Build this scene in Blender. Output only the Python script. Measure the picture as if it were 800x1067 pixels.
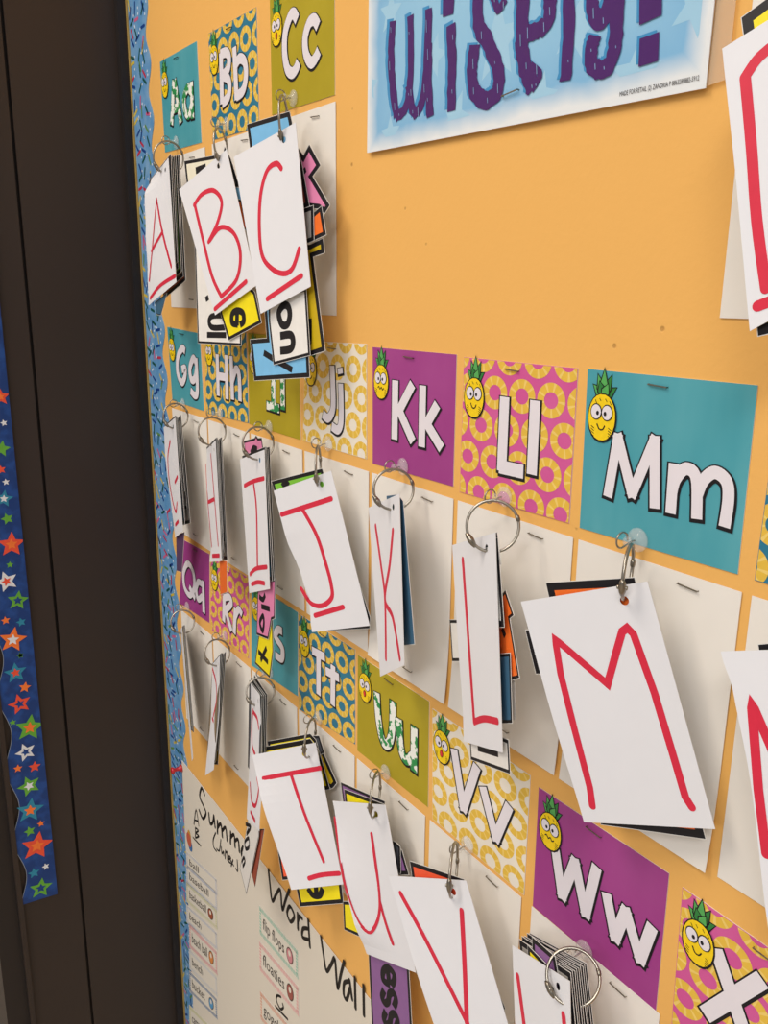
import bpy, math, random
from mathutils import Vector, Matrix
from mathutils.bvhtree import BVHTree
from mathutils.geometry import tessellate_polygon

# ------------------------------------------------------------------ camera, world, lights, exposure
S = 0.1; Z0 = 1.4                       # one board unit = 10 cm (an alphabet card is 1 unit wide)
FPX = 893.0
C_POS = Vector((3.26045512*S, -3.4755536*S, 0.37172993*S + Z0))
C_ROT = (1.32126493, -0.01010303, 0.98793712)
scn = bpy.context.scene
for o in list(bpy.data.objects): bpy.data.objects.remove(o)
cd = bpy.data.cameras.new('camera'); cam = bpy.data.objects.new('camera', cd)
scn.collection.objects.link(cam); scn.camera = cam
cam.location = C_POS; cam.rotation_euler = C_ROT
cd.sensor_fit = 'VERTICAL'; cd.sensor_height = 24.0; cd.lens = FPX/1067*24.0
cd.clip_start = 0.01; cd.clip_end = 50

def lin(h):
    h = h.lstrip('#'); r = []
    for i in (0, 2, 4):
        c = int(h[i:i+2], 16)/255
        r.append(c/12.92 if c <= .04045 else ((c+.055)/1.055)**2.4)
    return (*r, 1)

w = bpy.data.worlds.new('room_light'); scn.world = w; w.use_nodes = True
w.node_tree.nodes['Background'].inputs[0].default_value = lin('#e6e6ea')
w.node_tree.nodes['Background'].inputs[1].default_value = 0.38
def area(name, loc, size, power, col, target=None):
    l = bpy.data.lights.new(name, 'AREA'); l.shape = 'RECTANGLE'; l.size, l.size_y = size
    l.energy = power; l.color = lin(col)[:3]
    o = bpy.data.objects.new(name, l); scn.collection.objects.link(o); o.location = loc
    d = (Vector(target) if target else Vector((loc[0], loc[1], 0))) - Vector(loc)
    o.rotation_euler = d.to_track_quat('-Z', 'Y').to_euler()
    return o
area('ceiling_lamp', (-0.50, -1.35, 2.95), (0.6, 1.2), 31, '#fff3e4')
area('ceiling_lamp', (1.5, -1.9, 2.95), (0.6, 1.2), 42, '#fffaf6')
area('ceiling_lamp', (1.6, -4.2, 2.95), (1.2, 1.2), 72, '#fffaf6')
scn.view_settings.view_transform = 'Standard'; scn.view_settings.look = 'None'
scn.view_settings.gamma = 1; scn.view_settings.use_curve_mapping = False
scn.view_settings.exposure = 0.05

# ------------------------------------------------------------------ measuring helpers
from mathutils import Euler
RM = Euler(C_ROT, 'XYZ').to_matrix()
def ray(px, py): return RM @ Vector(((px-400)/FPX, -(py-533.5)/FPX, -1))
def at(px, py, y=0.0):                   # point of the photo at distance -y (units) from the board
    d = ray(px, py); return C_POS + d*((y*S - C_POS.y)/d.y)
def atx(px, py, x=-7.4):
    d = ray(px, py); return C_POS + d*((x*S - C_POS.x)/d.x)
def proj(p):
    q = RM.transposed() @ (p - C_POS); return (400+FPX*q.x/-q.z, 533.5-FPX*q.y/-q.z, -q.z)
def W(x, z, y=0.0): return Vector((x*S, y*S, z*S+Z0))
def Zm(ox, oy, s): return lambda pts: [(ox+a/s, oy+b/s) for a, b in pts]

# ------------------------------------------------------------------ materials
MAT = {}
def mat(name, col, rough=.6, metal=0, spec=.3, noise=.03, scale=60, bump=0, alpha=1, trans=0, coat=0):
    if name in MAT: return MAT[name]
    m = bpy.data.materials.new(name); m.use_nodes = True; nt = m.node_tree
    b = nt.nodes['Principled BSDF']; c = lin(col)
    b.inputs['Roughness'].default_value = rough; b.inputs['Metallic'].default_value = metal
    b.inputs['Specular IOR Level'].default_value = spec
    if trans: b.inputs['Transmission Weight'].default_value = trans
    if alpha < 1: b.inputs['Alpha'].default_value = alpha
    if coat: b.inputs['Coat Weight'].default_value = coat; b.inputs['Coat Roughness'].default_value = .25
    tc = nt.nodes.new('ShaderNodeTexCoord'); n = nt.nodes.new('ShaderNodeTexNoise')
    n.inputs['Scale'].default_value = scale; n.inputs['Detail'].default_value = 3
    nt.links.new(tc.outputs['Object'], n.inputs['Vector'])
    mx = nt.nodes.new('ShaderNodeMix'); mx.data_type = 'RGBA'
    mx.inputs[6].default_value = tuple(max(0, v*(1-noise*2)) for v in c[:3])+(1,)
    mx.inputs[7].default_value = tuple(min(1, v*(1+noise*2)) for v in c[:3])+(1,)
    nt.links.new(n.outputs['Fac'], mx.inputs[0]); nt.links.new(mx.outputs[2], b.inputs['Base Color'])
    if bump:
        n2 = nt.nodes.new('ShaderNodeTexNoise'); n2.inputs['Scale'].default_value = 900
        nt.links.new(tc.outputs['Object'], n2.inputs['Vector'])
        bp = nt.nodes.new('ShaderNodeBump'); bp.inputs['Strength'].default_value = bump; bp.inputs['Distance'].default_value = .001
        nt.links.new(n2.outputs['Fac'], bp.inputs['Height']); nt.links.new(bp.outputs['Normal'], b.inputs['Normal'])
    MAT[name] = m; return m
def wash(name, base, other, stretch=(60, 60, 14), lo=.45, hi=.62, rough=.45):
    """watercolour wash / leaf-print fill: two colours mixed by stretched noise"""
    if name in MAT: return MAT[name]
    m = mat(name, base, rough); nt = m.node_tree; b = nt.nodes['Principled BSDF']
    tc = nt.nodes.new('ShaderNodeTexCoord'); mp = nt.nodes.new('ShaderNodeMapping'); mp.inputs['Scale'].default_value = stretch
    n = nt.nodes.new('ShaderNodeTexNoise'); n.inputs['Scale'].default_value = 1; n.inputs['Detail'].default_value = 4
    r = nt.nodes.new('ShaderNodeValToRGB'); r.color_ramp.elements[0].position = lo; r.color_ramp.elements[1].position = hi
    r.color_ramp.elements[0].color = lin(base); r.color_ramp.elements[1].color = lin(other)
    nt.links.new(tc.outputs['Object'], mp.inputs['Vector']); nt.links.new(mp.outputs[0], n.inputs['Vector'])
    nt.links.new(n.outputs['Fac'], r.inputs['Fac']); nt.links.new(r.outputs['Color'], b.inputs['Base Color'])
    return m
WHITE = mat('white_card', '#e2e3e8', .62, noise=.01)
SHEET = mat('white_sheet_paper', '#e9e5de', .75, noise=.01)
BACK = mat('card_back', '#dcdad6', .7, noise=.01)
BLACK = mat('black_ink', '#17151a', .5)
LETW = mat('printed_white', '#e4dfe6', .45, noise=.01)
RED = mat('red_marker', '#d42b45', .5, noise=.04, scale=150)
LEAFP = wash('leaf_print', '#eef2ea', '#2f8f4f', (120, 120, 120), .5, .53)
GOLD = mat('ring_gold', '#e3bb47', .5, noise=.05, scale=90)
GOLDL = mat('ring_gold_light', '#eccd72', .5, noise=.05, scale=90)
STEEL = mat('nickel', '#a39d92', .32, metal=1, noise=.03)
STEELD = mat('nickel_dark', '#8d867a', .3, metal=1, noise=.05)
CLEAR = mat('clear_plastic', '#f4f4f2', .08, spec=.6, alpha=.2, noise=0)
DARK = mat('dark_steel_paint', '#2f2622', .5, noise=.04, scale=6, bump=.05, spec=.4)
DARK2 = mat('dark_steel_edge', '#231e1d', .5, noise=.04, scale=6, spec=.35)
PY = mat('pineapple_yellow', '#f3d018', .45, noise=.06, scale=300)
PG = mat('pineapple_green', '#2f7d3c', .45, noise=.1, scale=300)
PGL = mat('pineapple_green_light', '#55a958', .45, noise=.1, scale=300)
HUE = dict(blue='#79bbe6', steel='#3d6480', pink='#df86b0', orange='#f0722a', yellow='#f2e018', olive='#c5a91a', green='#7cc23c',
           purple='#8a5f96', white='#e8e6e2', cream='#e9e4cf', brown='#a8532a', grey='#a9a5a0', dark='#4a4d55', redor='#ee5e3a', rust='#9b4a35', violet='#5d4468', tan='#8c7a5e')

# ------------------------------------------------------------------ mesh building
class MB:
    def __init__(s): s.v = []; s.f = []; s.m = []; s.mats = []; s.smooth = False
    def mi(s, m):
        if m not in s.mats: s.mats.append(m)
        return s.mats.index(m)
    def face(s, idx, m): s.f.append(tuple(idx)); s.m.append(s.mi(m))
    def poly(s, pts, m):                        # flat polygon, concave allowed
        if len(pts) < 3: return
        b = len(s.v); s.v += [Vector(p) for p in pts]
        if len(pts) <= 4: s.face(range(b, b+len(pts)), m); return
        for t in tessellate_polygon([[Vector(p) for p in pts]]): s.face([b+i for i in t], m)
    def prism(s, pts, d, mf, mb=None, ms=None): # extrude polygon by vector d (towards the back)
        n = len(pts); b = len(s.v); s.v += [Vector(p) for p in pts] + [Vector(p)+d for p in pts]
        for t in (tessellate_polygon([[Vector(p) for p in pts]]) if n > 4 else [tuple(range(n))]):
            s.face([b+i for i in t], mf); s.face([b+n+i for i in reversed(t)], mb or mf)
        for i in range(n):
            j = (i+1) % n; s.face((b+i, b+n+i, b+n+j, b+j), ms or mb or mf)
    def box(s, a, c, m):
        x0, y0, z0 = a; x1, y1, z1 = c
        s.prism([(x0, y0, z0), (x1, y0, z0), (x1, y1, z0), (x0, y1, z0)], Vector((0, 0, z1-z0)), m)
    def tube(s, pts, r, m, n=8, closed=False):
        pts = [Vector(p) for p in pts]; N = len(pts); b = len(s.v); prev = None
        for i, p in enumerate(pts):
            t = (pts[(i+1) % N]-pts[i-1]) if closed or 0 < i < N-1 else (pts[1]-pts[0] if i == 0 else pts[-1]-pts[-2])
            t.normalize()
            if prev is None:
                a = Vector((0, 0, 1)) if abs(t.z) < .9 else Vector((1, 0, 0)); u = t.cross(a).normalized()
            else: u = (prev - t*prev.dot(t)).normalized()
            prev = u; v = t.cross(u); rr = r[i] if isinstance(r, (list, tuple)) else r
            for k in range(n):
                a = 2*math.pi*k/n; s.v.append(p+(u*math.cos(a)+v*math.sin(a))*rr)
        for i in range(N if closed else N-1):
            j = (i+1) % N
            for k in range(n):
                l = (k+1) % n; s.face((b+i*n+k, b+i*n+l, b+j*n+l, b+j*n+k), m)
        if not closed:
            s.face([b+k for k in reversed(range(n))], m); s.face([b+(N-1)*n+k for k in range(n)], m)
    def lathe(s, o, axis, prof, m, n=20):       # prof: (radius, along)
        axis = axis.normalized(); a = Vector((0, 0, 1)) if abs(axis.z) < .9 else Vector((1, 0, 0))
        u = axis.cross(a).normalized(); v = axis.cross(u)
        b = len(s.v)
        for r, h in prof:
            for k in range(n):
                t = 2*math.pi*k/n; s.v.append(o+axis*h+(u*math.cos(t)+v*math.sin(t))*r)
        for i in range(len(prof)-1):
            for k in range(n):
                l = (k+1) % n; s.face((b+i*n+k, b+i*n+l, b+(i+1)*n+l, b+(i+1)*n+k), m)
        s.face([b+k for k in reversed(range(n))], m); s.face([b+(len(prof)-1)*n+k for k in range(n)], m)
    def ribbon(s, pts, nrm, width, m, ext=0, cap=False, rough=None):   # constant-width stroke lying on a surface
        P = [Vector(p) for p in pts]
        Q = [P[0]]
        for p in P[1:]:
            if (p-Q[-1]).length > 1e-6: Q.append(p)
        P = Q; N = len(P)
        if N < 2: return
        nr = nrm if isinstance(nrm, list) else [nrm]*N
        if len(nr) != N: nr = [nr[0]]*N
        if ext:
            P[0] = P[0]+(P[0]-P[1]).normalized()*ext; P[-1] = P[-1]+(P[-1]-P[-2]).normalized()*ext
        b = len(s.v); h = width/2
        for i in range(N):
            d0 = (P[i]-P[i-1]).normalized() if i else None; d1 = (P[i+1]-P[i]).normalized() if i < N-1 else None
            d0 = d0 or d1; d1 = d1 or d0
            s0 = nr[i].cross(d0).normalized(); s1 = nr[i].cross(d1).normalized()
            q = (s0+s1)
            q = s0 if q.length < 1e-3 else q.normalized()
            k = h/max(.6, q.dot(s0)); k1, k2 = (k*(1+rough.uniform(-.16, .1)), k*(1+rough.uniform(-.16, .1))) if rough else (k, k); s.v += [P[i]+q*k1, P[i]-q*k2]
        for i in range(N-1): s.face((b+2*i, b+2*i+1, b+2*i+3, b+2*i+2), m)
        if cap:
            for i, sg in ((0, -1), (N-1, 1)):
                d = (P[1]-P[0]).normalized() if i == 0 else (P[-1]-P[-2]).normalized()
                sd = nr[i].cross(d).normalized()
                s.poly([P[i]+sd*h*math.cos(a)+d*sg*h*math.sin(a) for a in [math.pi*k/8 for k in range(9)]], m)
    def build(s, name, parent=None, loc=None, smooth=False):
        me = bpy.data.meshes.new(name)
        base = parent_origin(parent) if parent else Vector(loc or (0, 0, 0))
        me.from_pydata([v-base for v in s.v], [], s.f)
        for m in s.mats: me.materials.append(m)
        me.polygons.foreach_set('material_index', s.m)
        if smooth:
            me.polygons.foreach_set('use_smooth', [True]*len(s.f))
        me.update()
        o = bpy.data.objects.new(name, me); scn.collection.objects.link(o)
        if parent: o.parent = parent
        else: o.location = base
        return o
def parent_origin(o):
    v = Vector(o.location)
    while o.parent: o = o.parent; v += Vector(o.location)
    return v
def tag(o, label=None, cat=None, group=None, kind=None):
    if label: o['label'] = label
    if cat: o['category'] = cat
    if group: o['group'] = group
    if kind: o['kind'] = kind
    return o
def thing(name, loc, label, cat, group=None):
    o = bpy.data.objects.new(name, None); o.empty_display_size = .01; scn.collection.objects.link(o); o.location = loc
    return tag(o, label, cat, group)
def smoothpts(pts, n=6):                      # Catmull-Rom
    if len(pts) < 3: return list(pts)
    closed = pts[0] == pts[-1]
    r = []
    for i in range(len(pts)-1):
        p1, p2 = pts[i], pts[i+1]
        p0 = pts[i-1] if i else (pts[-2] if closed else p1); p3 = pts[i+2] if i < len(pts)-2 else (pts[1] if closed else p2)
        for k in range(n):
            t = k/n
            r.append(tuple(.5*((2*b)+(c-a)*t+(2*a-5*b+4*c-d)*t*t+(3*b-a-3*c+d)*t**3) for a, b, c, d in zip(p0, p1, p2, p3)))
    r.append(pts[-1]); return r
NW = Vector((0, -1, 0))
def clip(poly, f):                             # clip by f(p) >= 0
    out = []
    for i in range(len(poly)):
        a, b = poly[i-1], poly[i]; fa, fb = f(a), f(b)
        if (fa >= 0) != (fb >= 0):
            t = fa/(fa-fb); out.append(tuple(x+(y-x)*t for x, y in zip(a, b)))
        if fb >= 0: out.append(b)
    return out
def cliprect(poly, x0, x1, y0, y1):
    for f in (lambda p: p[0]-x0, lambda p: x1-p[0], lambda p: p[1]-y0, lambda p: y1-p[1]):
        if len(poly) < 3: return []
        poly = clip(poly, f)
    return poly
def text_faces(body, shear=0):                 # printed type: (verts 2D, faces, width, height)
    c = bpy.data.curves.new('type', 'FONT'); c.body = body; c.size = 1; c.resolution_u = 2
    o = bpy.data.objects.new('type', c); scn.collection.objects.link(o)
    me = bpy.data.meshes.new_from_object(o.evaluated_get(bpy.context.evaluated_depsgraph_get()))
    v = [(p.co.x, p.co.y) for p in me.vertices]; f = [tuple(p.vertices) for p in me.polygons]
    bpy.data.objects.remove(o); bpy.data.curves.remove(c); bpy.data.meshes.remove(me)
    x1 = max(p[0] for p in v); return v, f, x1
def put_text(mb, body, q, m):                  # q(u,v) -> world, text fills 0..1 in u, cap height .72 = v 0..1
    v, f, x1 = text_faces(body); b = len(mb.v)
    mb.v += [q(x/x1, y/.72) for x, y in v]
    for a in f: mb.face([b+i for i in a], m)

# ------------------------------------------------------------------ the setting
def wall_material():
    m = mat('orange_wall_paint', '#ebb463', .62, noise=.012, scale=5, spec=.25)
    nt = m.node_tree; b = nt.nodes['Principled BSDF']
    tc = nt.nodes.new('ShaderNodeTexCoord')
    n1 = nt.nodes.new('ShaderNodeTexNoise'); n1.inputs['Scale'].default_value = 260; n1.inputs['Detail'].default_value = 3
    vo = nt.nodes.new('ShaderNodeTexVoronoi'); vo.inputs['Scale'].default_value = 42
    nt.links.new(tc.outputs['Object'], n1.inputs['Vector']); nt.links.new(tc.outputs['Object'], vo.inputs['Vector'])
    r = nt.nodes.new('ShaderNodeValToRGB'); r.color_ramp.elements[0].position = .035; r.color_ramp.elements[1].position = .07
    nt.links.new(vo.outputs['Distance'], r.inputs['Fac'])
    ad = nt.nodes.new('ShaderNodeMath'); ad.operation = 'MULTIPLY_ADD'; ad.inputs[1].default_value = .35
    nt.links.new(n1.outputs['Fac'], ad.inputs[0]); nt.links.new(r.outputs['Color'], ad.inputs[2])
    bp = nt.nodes.new('ShaderNodeBump'); bp.inputs['Strength'].default_value = .4; bp.inputs['Distance'].default_value = .0012
    cs = nt.nodes.new('ShaderNodeSeparateColor'); nt.links.new(vo.outputs['Color'], cs.inputs[0])
    gt = nt.nodes.new('ShaderNodeMath'); gt.operation = 'LESS_THAN'; gt.inputs[1].default_value = .6; nt.links.new(cs.outputs[0], gt.inputs[0])
    mxx = nt.nodes.new('ShaderNodeMath'); mxx.operation = 'MAXIMUM'; nt.links.new(gt.outputs[0], mxx.inputs[0]); nt.links.new(r.outputs['Color'], mxx.inputs[1])
    mul = nt.nodes.new('ShaderNodeMix'); mul.data_type = 'RGBA'; mul.inputs[6].default_value = lin('#c4934f')
    src = b.inputs['Base Color'].links[0].from_socket; nt.links.new(src, mul.inputs[7]); nt.links.new(mxx.outputs[0], mul.inputs[0]); nt.links.new(mul.outputs[2], b.inputs['Base Color'])
    nt.links.new(mxx.outputs[0], ad.inputs[2]); nt.links.new(ad.outputs[0], bp.inputs['Height']); nt.links.new(bp.outputs['Normal'], b.inputs['Normal'])
    return m
WALLM = wall_material()
mb = MB(); mb.box((-7.30*S, 0, 0), (14*S, .06, 2.9), WALLM)
tag(mb.build('wall_back', loc=(0, 0, 0)), 'orange painted board wall behind the cards', kind='structure')
# dark steel door frame at right angles to the board, with steps and grooves
mb = MB()
def post(y0, y1, x, m): mb.box((-9.2*S, y0*S, 0), (x*S, y1*S, 2.9), m)
post(-.115, .6, -7.31, DARK2)                     # lip against the board
post(-1.30, -.115, -7.40, DARK)                   # broad face
post(-1.335, -1.30, -7.47, DARK2)                 # groove
post(-2.06, -1.335, -7.41, DARK)
post(-2.12, -2.06, -7.36, DARK)                   # raised bead
post(-2.40, -2.12, -7.44, DARK2)
tag(mb.build('door_1', loc=(0, 0, 0)), 'dark brown painted steel door frame left of the board', kind='structure')
mb = MB(); mb.box((-9.6*S, -9*S, 0), (-9.1*S, -2.40*S, 2.9), mat('cream_wall', '#e0d3c2', .7))
tag(mb.build('wall_left', loc=(0, 0, 0)), 'cream wall beyond the dark frame', kind='structure')
mb = MB(); mb.box((-7.325*S, -.02*S, .0), (-7.272*S, -.001*S, 2.9), mat('gold_edge', '#a98d4e', .5, noise=.25, scale=40))
tag(mb.build('trim_1', loc=(0, 0, 0)), 'thin worn gold edge of the board', kind='structure')
mb = MB(); mb.box((-12*S, -.5, -.02), (14*S, .06, 0), mat('floor_tile', '#b9b0a2', .4))
mb2 = MB(); mb2.box((-1.5, -6, -.02), (3, .06, 0), mat('floor_tile', '#b9b0a2', .4))
tag(mb2.build('floor', loc=(0, 0, 0)), 'pale classroom floor', kind='structure')

# ------------------------------------------------------------------ sprinkle border strip
rnd = random.Random(4)
def scallop(z): return -6.68 + .062*math.cos(2*math.pi*(z-2.77)/.567)
BT, BB = 6.0, -11.2
mb = MB(); N = 420; t = -.006
zs = [BB+(BT-BB)*i/N for i in range(N+1)]
b = len(mb.v)
SPR = wash('sprinkle_blue', '#5b93c6', '#7fa9cf', (50, 50, 50), .4, .7)
for z in zs: mb.v += [W(-7.28, z, t), W(scallop(z), z, t), W(-7.28, z, 0), W(scallop(z), z, 0)]
for i in range(N):
    a = b+4*i; mb.face((a, a+1, a+5, a+4), SPR); mb.face((a+1, a+3, a+7, a+5), SPR); mb.face((a, a+4, a+6, a+2), SPR)
cols = [mat('sprinkle_'+k, c, .5) for k, c in dict(yellow='#cdb84a', red='#b8304c', green='#14504a', navy='#153f86', pink='#c8608a', olive='#5f8a4a', navy2='#153f86', green2='#14504a').items()]
wdot = mat('sprinkle_white', '#dfe8f2', .5)
z = BB+.1; kk = 0
while z < BT-.1:
    for col in range(3):
        x = -7.2+.185*col+rnd.uniform(-.05, .05); zz = z+rnd.uniform(-.05, .05)
        if x > scallop(zz)-.08: continue
        a = rnd.uniform(0, math.pi); l = .056; d = Vector((math.cos(a), 0, math.sin(a)))*l*S
        p = W(x, zz, -.0075-.0004*(kk % 3)); kk += 1
        mb.ribbon([p-d, p+d], NW, .032*S, rnd.choice(cols), cap=True)
        q = W(x+rnd.uniform(.06, .12), zz+rnd.uniform(-.07, .07), -.0075)
        if q.x/S < scallop(zz)-.03: mb.poly([q+Vector((math.cos(k*math.pi/3), 0, math.sin(k*math.pi/3)))*.015*S for k in range(6)], wdot)
    z += .115
bt = thing('border_strip', W(-7, 0), 'blue scalloped border strip printed with coloured sprinkles, along the dark frame', 'border strip')
mb.build('paper_strip', bt)

# ------------------------------------------------------------------ star border strip on the frame
mb = MB(); X = -7.40
NAVY = wash('star_navy', '#173a78', '#1f4a90', (60, 60, 60))
edge = lambda z: -2.03+.055*math.cos(2*math.pi*(z+5.0)/1.02)
zs = [-7.49+i*.05 for i in range(220)]
YR = -1.625
def XP(y, z, dx=0.0): return Vector(((X+dx)*S, y*S, z*S+Z0))
b = len(mb.v)
for z in zs:
    for y, dx in ((edge(z), .03), (YR, .03), (edge(z), .01), (YR, .01)): mb.v.append(XP(y, z+(.0 if z > -7.4 else (y+1.63)*-.05), dx-.0+.0))
for i in range(len(zs)-1):
    a = b+4*i; mb.face((a, a+1, a+5, a+4), NAVY); mb.face((a, a+4, a+6, a+2), NAVY); mb.face((a+1, a+3, a+7, a+5), NAVY)
mb.face((b, b+2, b+3, b+1), NAVY)
# light cut edge
mb.ribbon([XP(edge(z)-.004, z, .031) for z in zs], Vector((1, 0, 0)), .006*S, mat('cut_edge', '#8f9aa8', .6))
SC = {k: mat('star_'+k, c, .5, noise=.06, scale=200) for k, c in dict(red='#e5533a', orange='#ef7a36', green='#63a83c', white='#dfe3e8', teal='#2d86a6', navy='#1a3f80').items()}
def star(cy, cz, R, m, dx, rot):
    pts = []
    for k in range(10):
        a = rot+math.pi/2+k*math.pi/5; r = R if k % 2 == 0 else R*.47
        pts.append((cy+r*math.cos(a), cz+r*math.sin(a)))
    for a, b in zip(pts, pts[1:]+pts[:1]):
        t = clip([(cy, cz), a, b], lambda p: YR-.004-p[0])
        if len(t) > 2: mb.poly([XP(y, z, dx) for y, z in t], m)
ST = [((0, 330, 2.883), [(0, 240, 25, 'red', 'orange'), (10, 318, 10, 'white', ''), (3, 395, 24, 'green', ''), (2, 458, 13, 'red', ''), (16, 495, 10, 'white', ''), (10, 545, 25, 'teal', 'white'), (20, 605, 17, 'green', ''), (33, 682, 36, 'red', 'orange'), (28, 743, 10, 'green', ''), (18, 793, 30, 'white', 'red'), (52, 850, 28, 'green', 'navy'), (15, 910, 12, 'orange', ''), (62, 915, 13, 'teal', ''), (37, 968, 36, 'orange', 'white'), (59, 1015, 9, 'green', '')]),
      ((0, 680, 2.76), [(43, 55, 28, 'teal', 'red'), (57, 5, 8, 'green', ''), (70, 97, 15, 'orange', ''), (55, 145, 28, 'red', 'navy'), (35, 198, 9, 'green', ''), (84, 213, 36, 'green', 'orange'), (72, 283, 25, 'white', 'navy'), (50, 330, 11, 'orange', ''), (98, 325, 15, 'red', ''), (82, 380, 28, 'green', 'white'), (85, 450, 33, 'teal', 'orange'), (116, 488, 9, 'orange', ''), (84, 510, 14, 'green', ''), (105, 552, 38, 'red', 'orange'), (130, 611, 9, 'white', ''), (96, 630, 14, 'teal', ''), (116, 673, 27, 'green', 'navy')])]
for (ox, oy, s), L in ST:
    for i, (x, y, R, c, c2) in enumerate(L):
        p = atx(ox+x/s, oy+y/s); cy, cz = p.y/S, (p.z-Z0)/S; r = abs((atx(ox+x/s, oy+(y+R)/s).z-p.z)/S)*1.08
        star(cy, cz, r, SC[c], .0335, .25*math.sin(i*2.3))
        if c2: star(cy, cz, r*.45, SC[c2], .0355, .25*math.sin(i*2.3)+.1)
for i in range(16):
    star(-1.83+.12*math.sin(i*2.1), 0.25+i*.27, (.16, .07, .12, .08)[i % 4], SC[('orange', 'white', 'green', 'teal', 'red')[i % 5]], .0335, i*.3)
sb = thing('border_strip', XP(-1.8, -7.4), 'navy scalloped border strip printed with coloured stars, stuck on the dark frame', 'border strip')
mb.build('paper_strip', sb)

# ------------------------------------------------------------------ alphabet cards
TEAL = wash('teal_wash', '#489caa', '#67b0ba', (16, 16, 5), .4, .7)
MAG = wash('magenta_wash', '#9c3c86', '#a84c92', (14, 14, 9), .4, .7)
OLV = wash('olive_wash', '#ab9a20', '#b8a72c', (14, 14, 9), .4, .7)
BLUE2 = wash('ring_card_blue', '#2b7592', '#33809c', (20, 20, 20), .4, .7)
PINK2 = wash('ring_card_pink', '#cf5697', '#d465a1', (20, 20, 20), .4, .7)
CREAM2 = wash('ring_card_cream', '#e9e2d4', '#efe9de', (20, 20, 20), .4, .7)
T_P = .005                                          # printed layers start just in front of this card thickness (units)
def bil(c, u, v):
    return c[0]*(1-u)*(1-v)+c[1]*u*(1-v)+c[2]*u*v+c[3]*(1-u)*v
FACES = ['smile', 'smile', 'oh', 'smile', 'wavy', 'smile']
def pineapple(parent, q, face):
    """q(u,v)->wall point; u,v measured in units from the card's top-left corner"""
    mb = MB(); cu, cv, rx, ry = .122, .245, .093, .122
    def L(k): return Vector((0, -k*.0012*S, 0))
    def P(u, v, k): return q(u, v)+L(k)
    ell = lambda a, b, x, y, k, n=22, e=.9: [P(x+a*math.cos(t)*(abs(math.cos(t))**(e-1) if abs(math.cos(t)) > 1e-6 else 1), y+b*math.sin(t), k) for t in [2*math.pi*i/n for i in range(n)]]
    leaves = [(-.075, -.05, -40), (.085, -.045, 42), (-.045, -.105, -22), (.05, -.105, 24), (.0, -.135, 2), (-.03, -.07, -60), (.03, -.06, 62)]
    for i, (dx, dy, _) in enumerate(leaves):
        bx, by = cu+.0, cv-ry+.015; tx, ty = cu+dx, cv-ry+dy+.005
        nx, ny = -(ty-by), (tx-bx); l = math.hypot(nx, ny); nx, ny = nx/l, ny/l
        for w_, m, k, e in ((.034, BLACK, 1+i*.4, 1.09), (.025, PG if i % 2 else PGL, 1.2+i*.4, 1)):
            mx, my = (bx*.55+tx*.45), (by*.55+ty*.45)
            mb.poly([P(bx-nx*w_*.5, by-ny*w_*.5, k), P(mx-nx*w_, my-ny*w_, k), P(bx+(tx-bx)*e, by+(ty-by)*e, k), P(mx+nx*w_, my+ny*w_, k), P(bx+nx*w_*.5, by+ny*w_*.5, k)], m)
    mb.poly(ell(rx+.009, ry+.009, cu+.001, cv+.003, 5), BLACK); mb.poly(ell(rx, ry, cu, cv, 6), PY)
    R = lambda pts, w_, k=7: mb.ribbon([P(cu+a, cv+b, k) for a, b in pts], NW, w_*S, BLACK)
    for sx in (-1, 1):
        for i in range(4): R([(sx*.06-.01, .05+i*.014), (sx*.06+.012, .062+i*.014)], .004)
        R([(sx*.05, -.09), (sx*.05+.012, -.072)], .004); R([(sx*.02, -.1), (sx*.02+.012, -.085)], .004)
        mb.poly(ell(.04, .044, cu+sx*.038, cv-.028, 8, 16, 1), BLACK); mb.poly(ell(.034, .038, cu+sx*.038, cv-.028, 9, 16, 1), LETW)
        mb.poly(ell(.010, .012, cu+sx*.026, cv-.022, 10, 10, 1), BLACK)
    if face == 'smile': R(smoothpts([(-.03, .035), (-.012, .062), (.012, .062), (.026, .04)]), .008)
    elif face == 'wavy': R(smoothpts([(-.04, .045), (-.025, .035), (-.01, .052), (.008, .038), (.022, .055), (.04, .042)]), .008)
    else:
        mb.poly(ell(.02, .03, cu, cv+.05, 8, 14, 1), BLACK); mb.poly(ell(.015, .024, cu, cv+.05, 9, 14, 1), mat('mouth_red', '#d8363a'))
    mb.build('pineapple_print', parent)
def rings_pattern(mb, q, w_, h_, cols=(.113, .056), pitch=.243, seed=0):
    ro, ri = cols; rw = pitch*.9; j = 0; v = -.02
    while v < h_+.15:
        u = -.05+(pitch/2 if j % 2 else 0)
        while u < w_+.15:
            n = 36
            for k in range(n):
                a0, a1 = 2*math.pi*k/n, 2*math.pi*(k+1)/n
                pl = [(u+ro*math.cos(a0), v+.9*ro*math.sin(a0)), (u+ro*math.cos(a1), v+.9*ro*math.sin(a1)), (u+ri*math.cos(a1), v+.85*ri*math.sin(a1)), (u+ri*math.cos(a0), v+.85*ri*math.sin(a0))]
                pl = cliprect(pl, .003, w_-.003, .003, h_-.003)
                if len(pl) > 2: mb.poly([q(a, b)+Vector((0, -.0008*S, 0)) for a, b in pl], GOLDL if k % 4 == 0 else GOLD)
            u += pitch
        v += pitch*.885; j += 1
def staple(parent, p, w_=.115, ang=0.05):
    mb = MB(); d = Vector((math.cos(ang), 0, -math.sin(ang)))*w_*S/2; o = Vector((0, -.012*S, 0)); i = Vector((0, .012*S, 0))
    mb.tube([p-d+i, p-d+o, p+d+o, p+d+i], .0042*S, STEELD, 6); mb.build('staple', parent)
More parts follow.
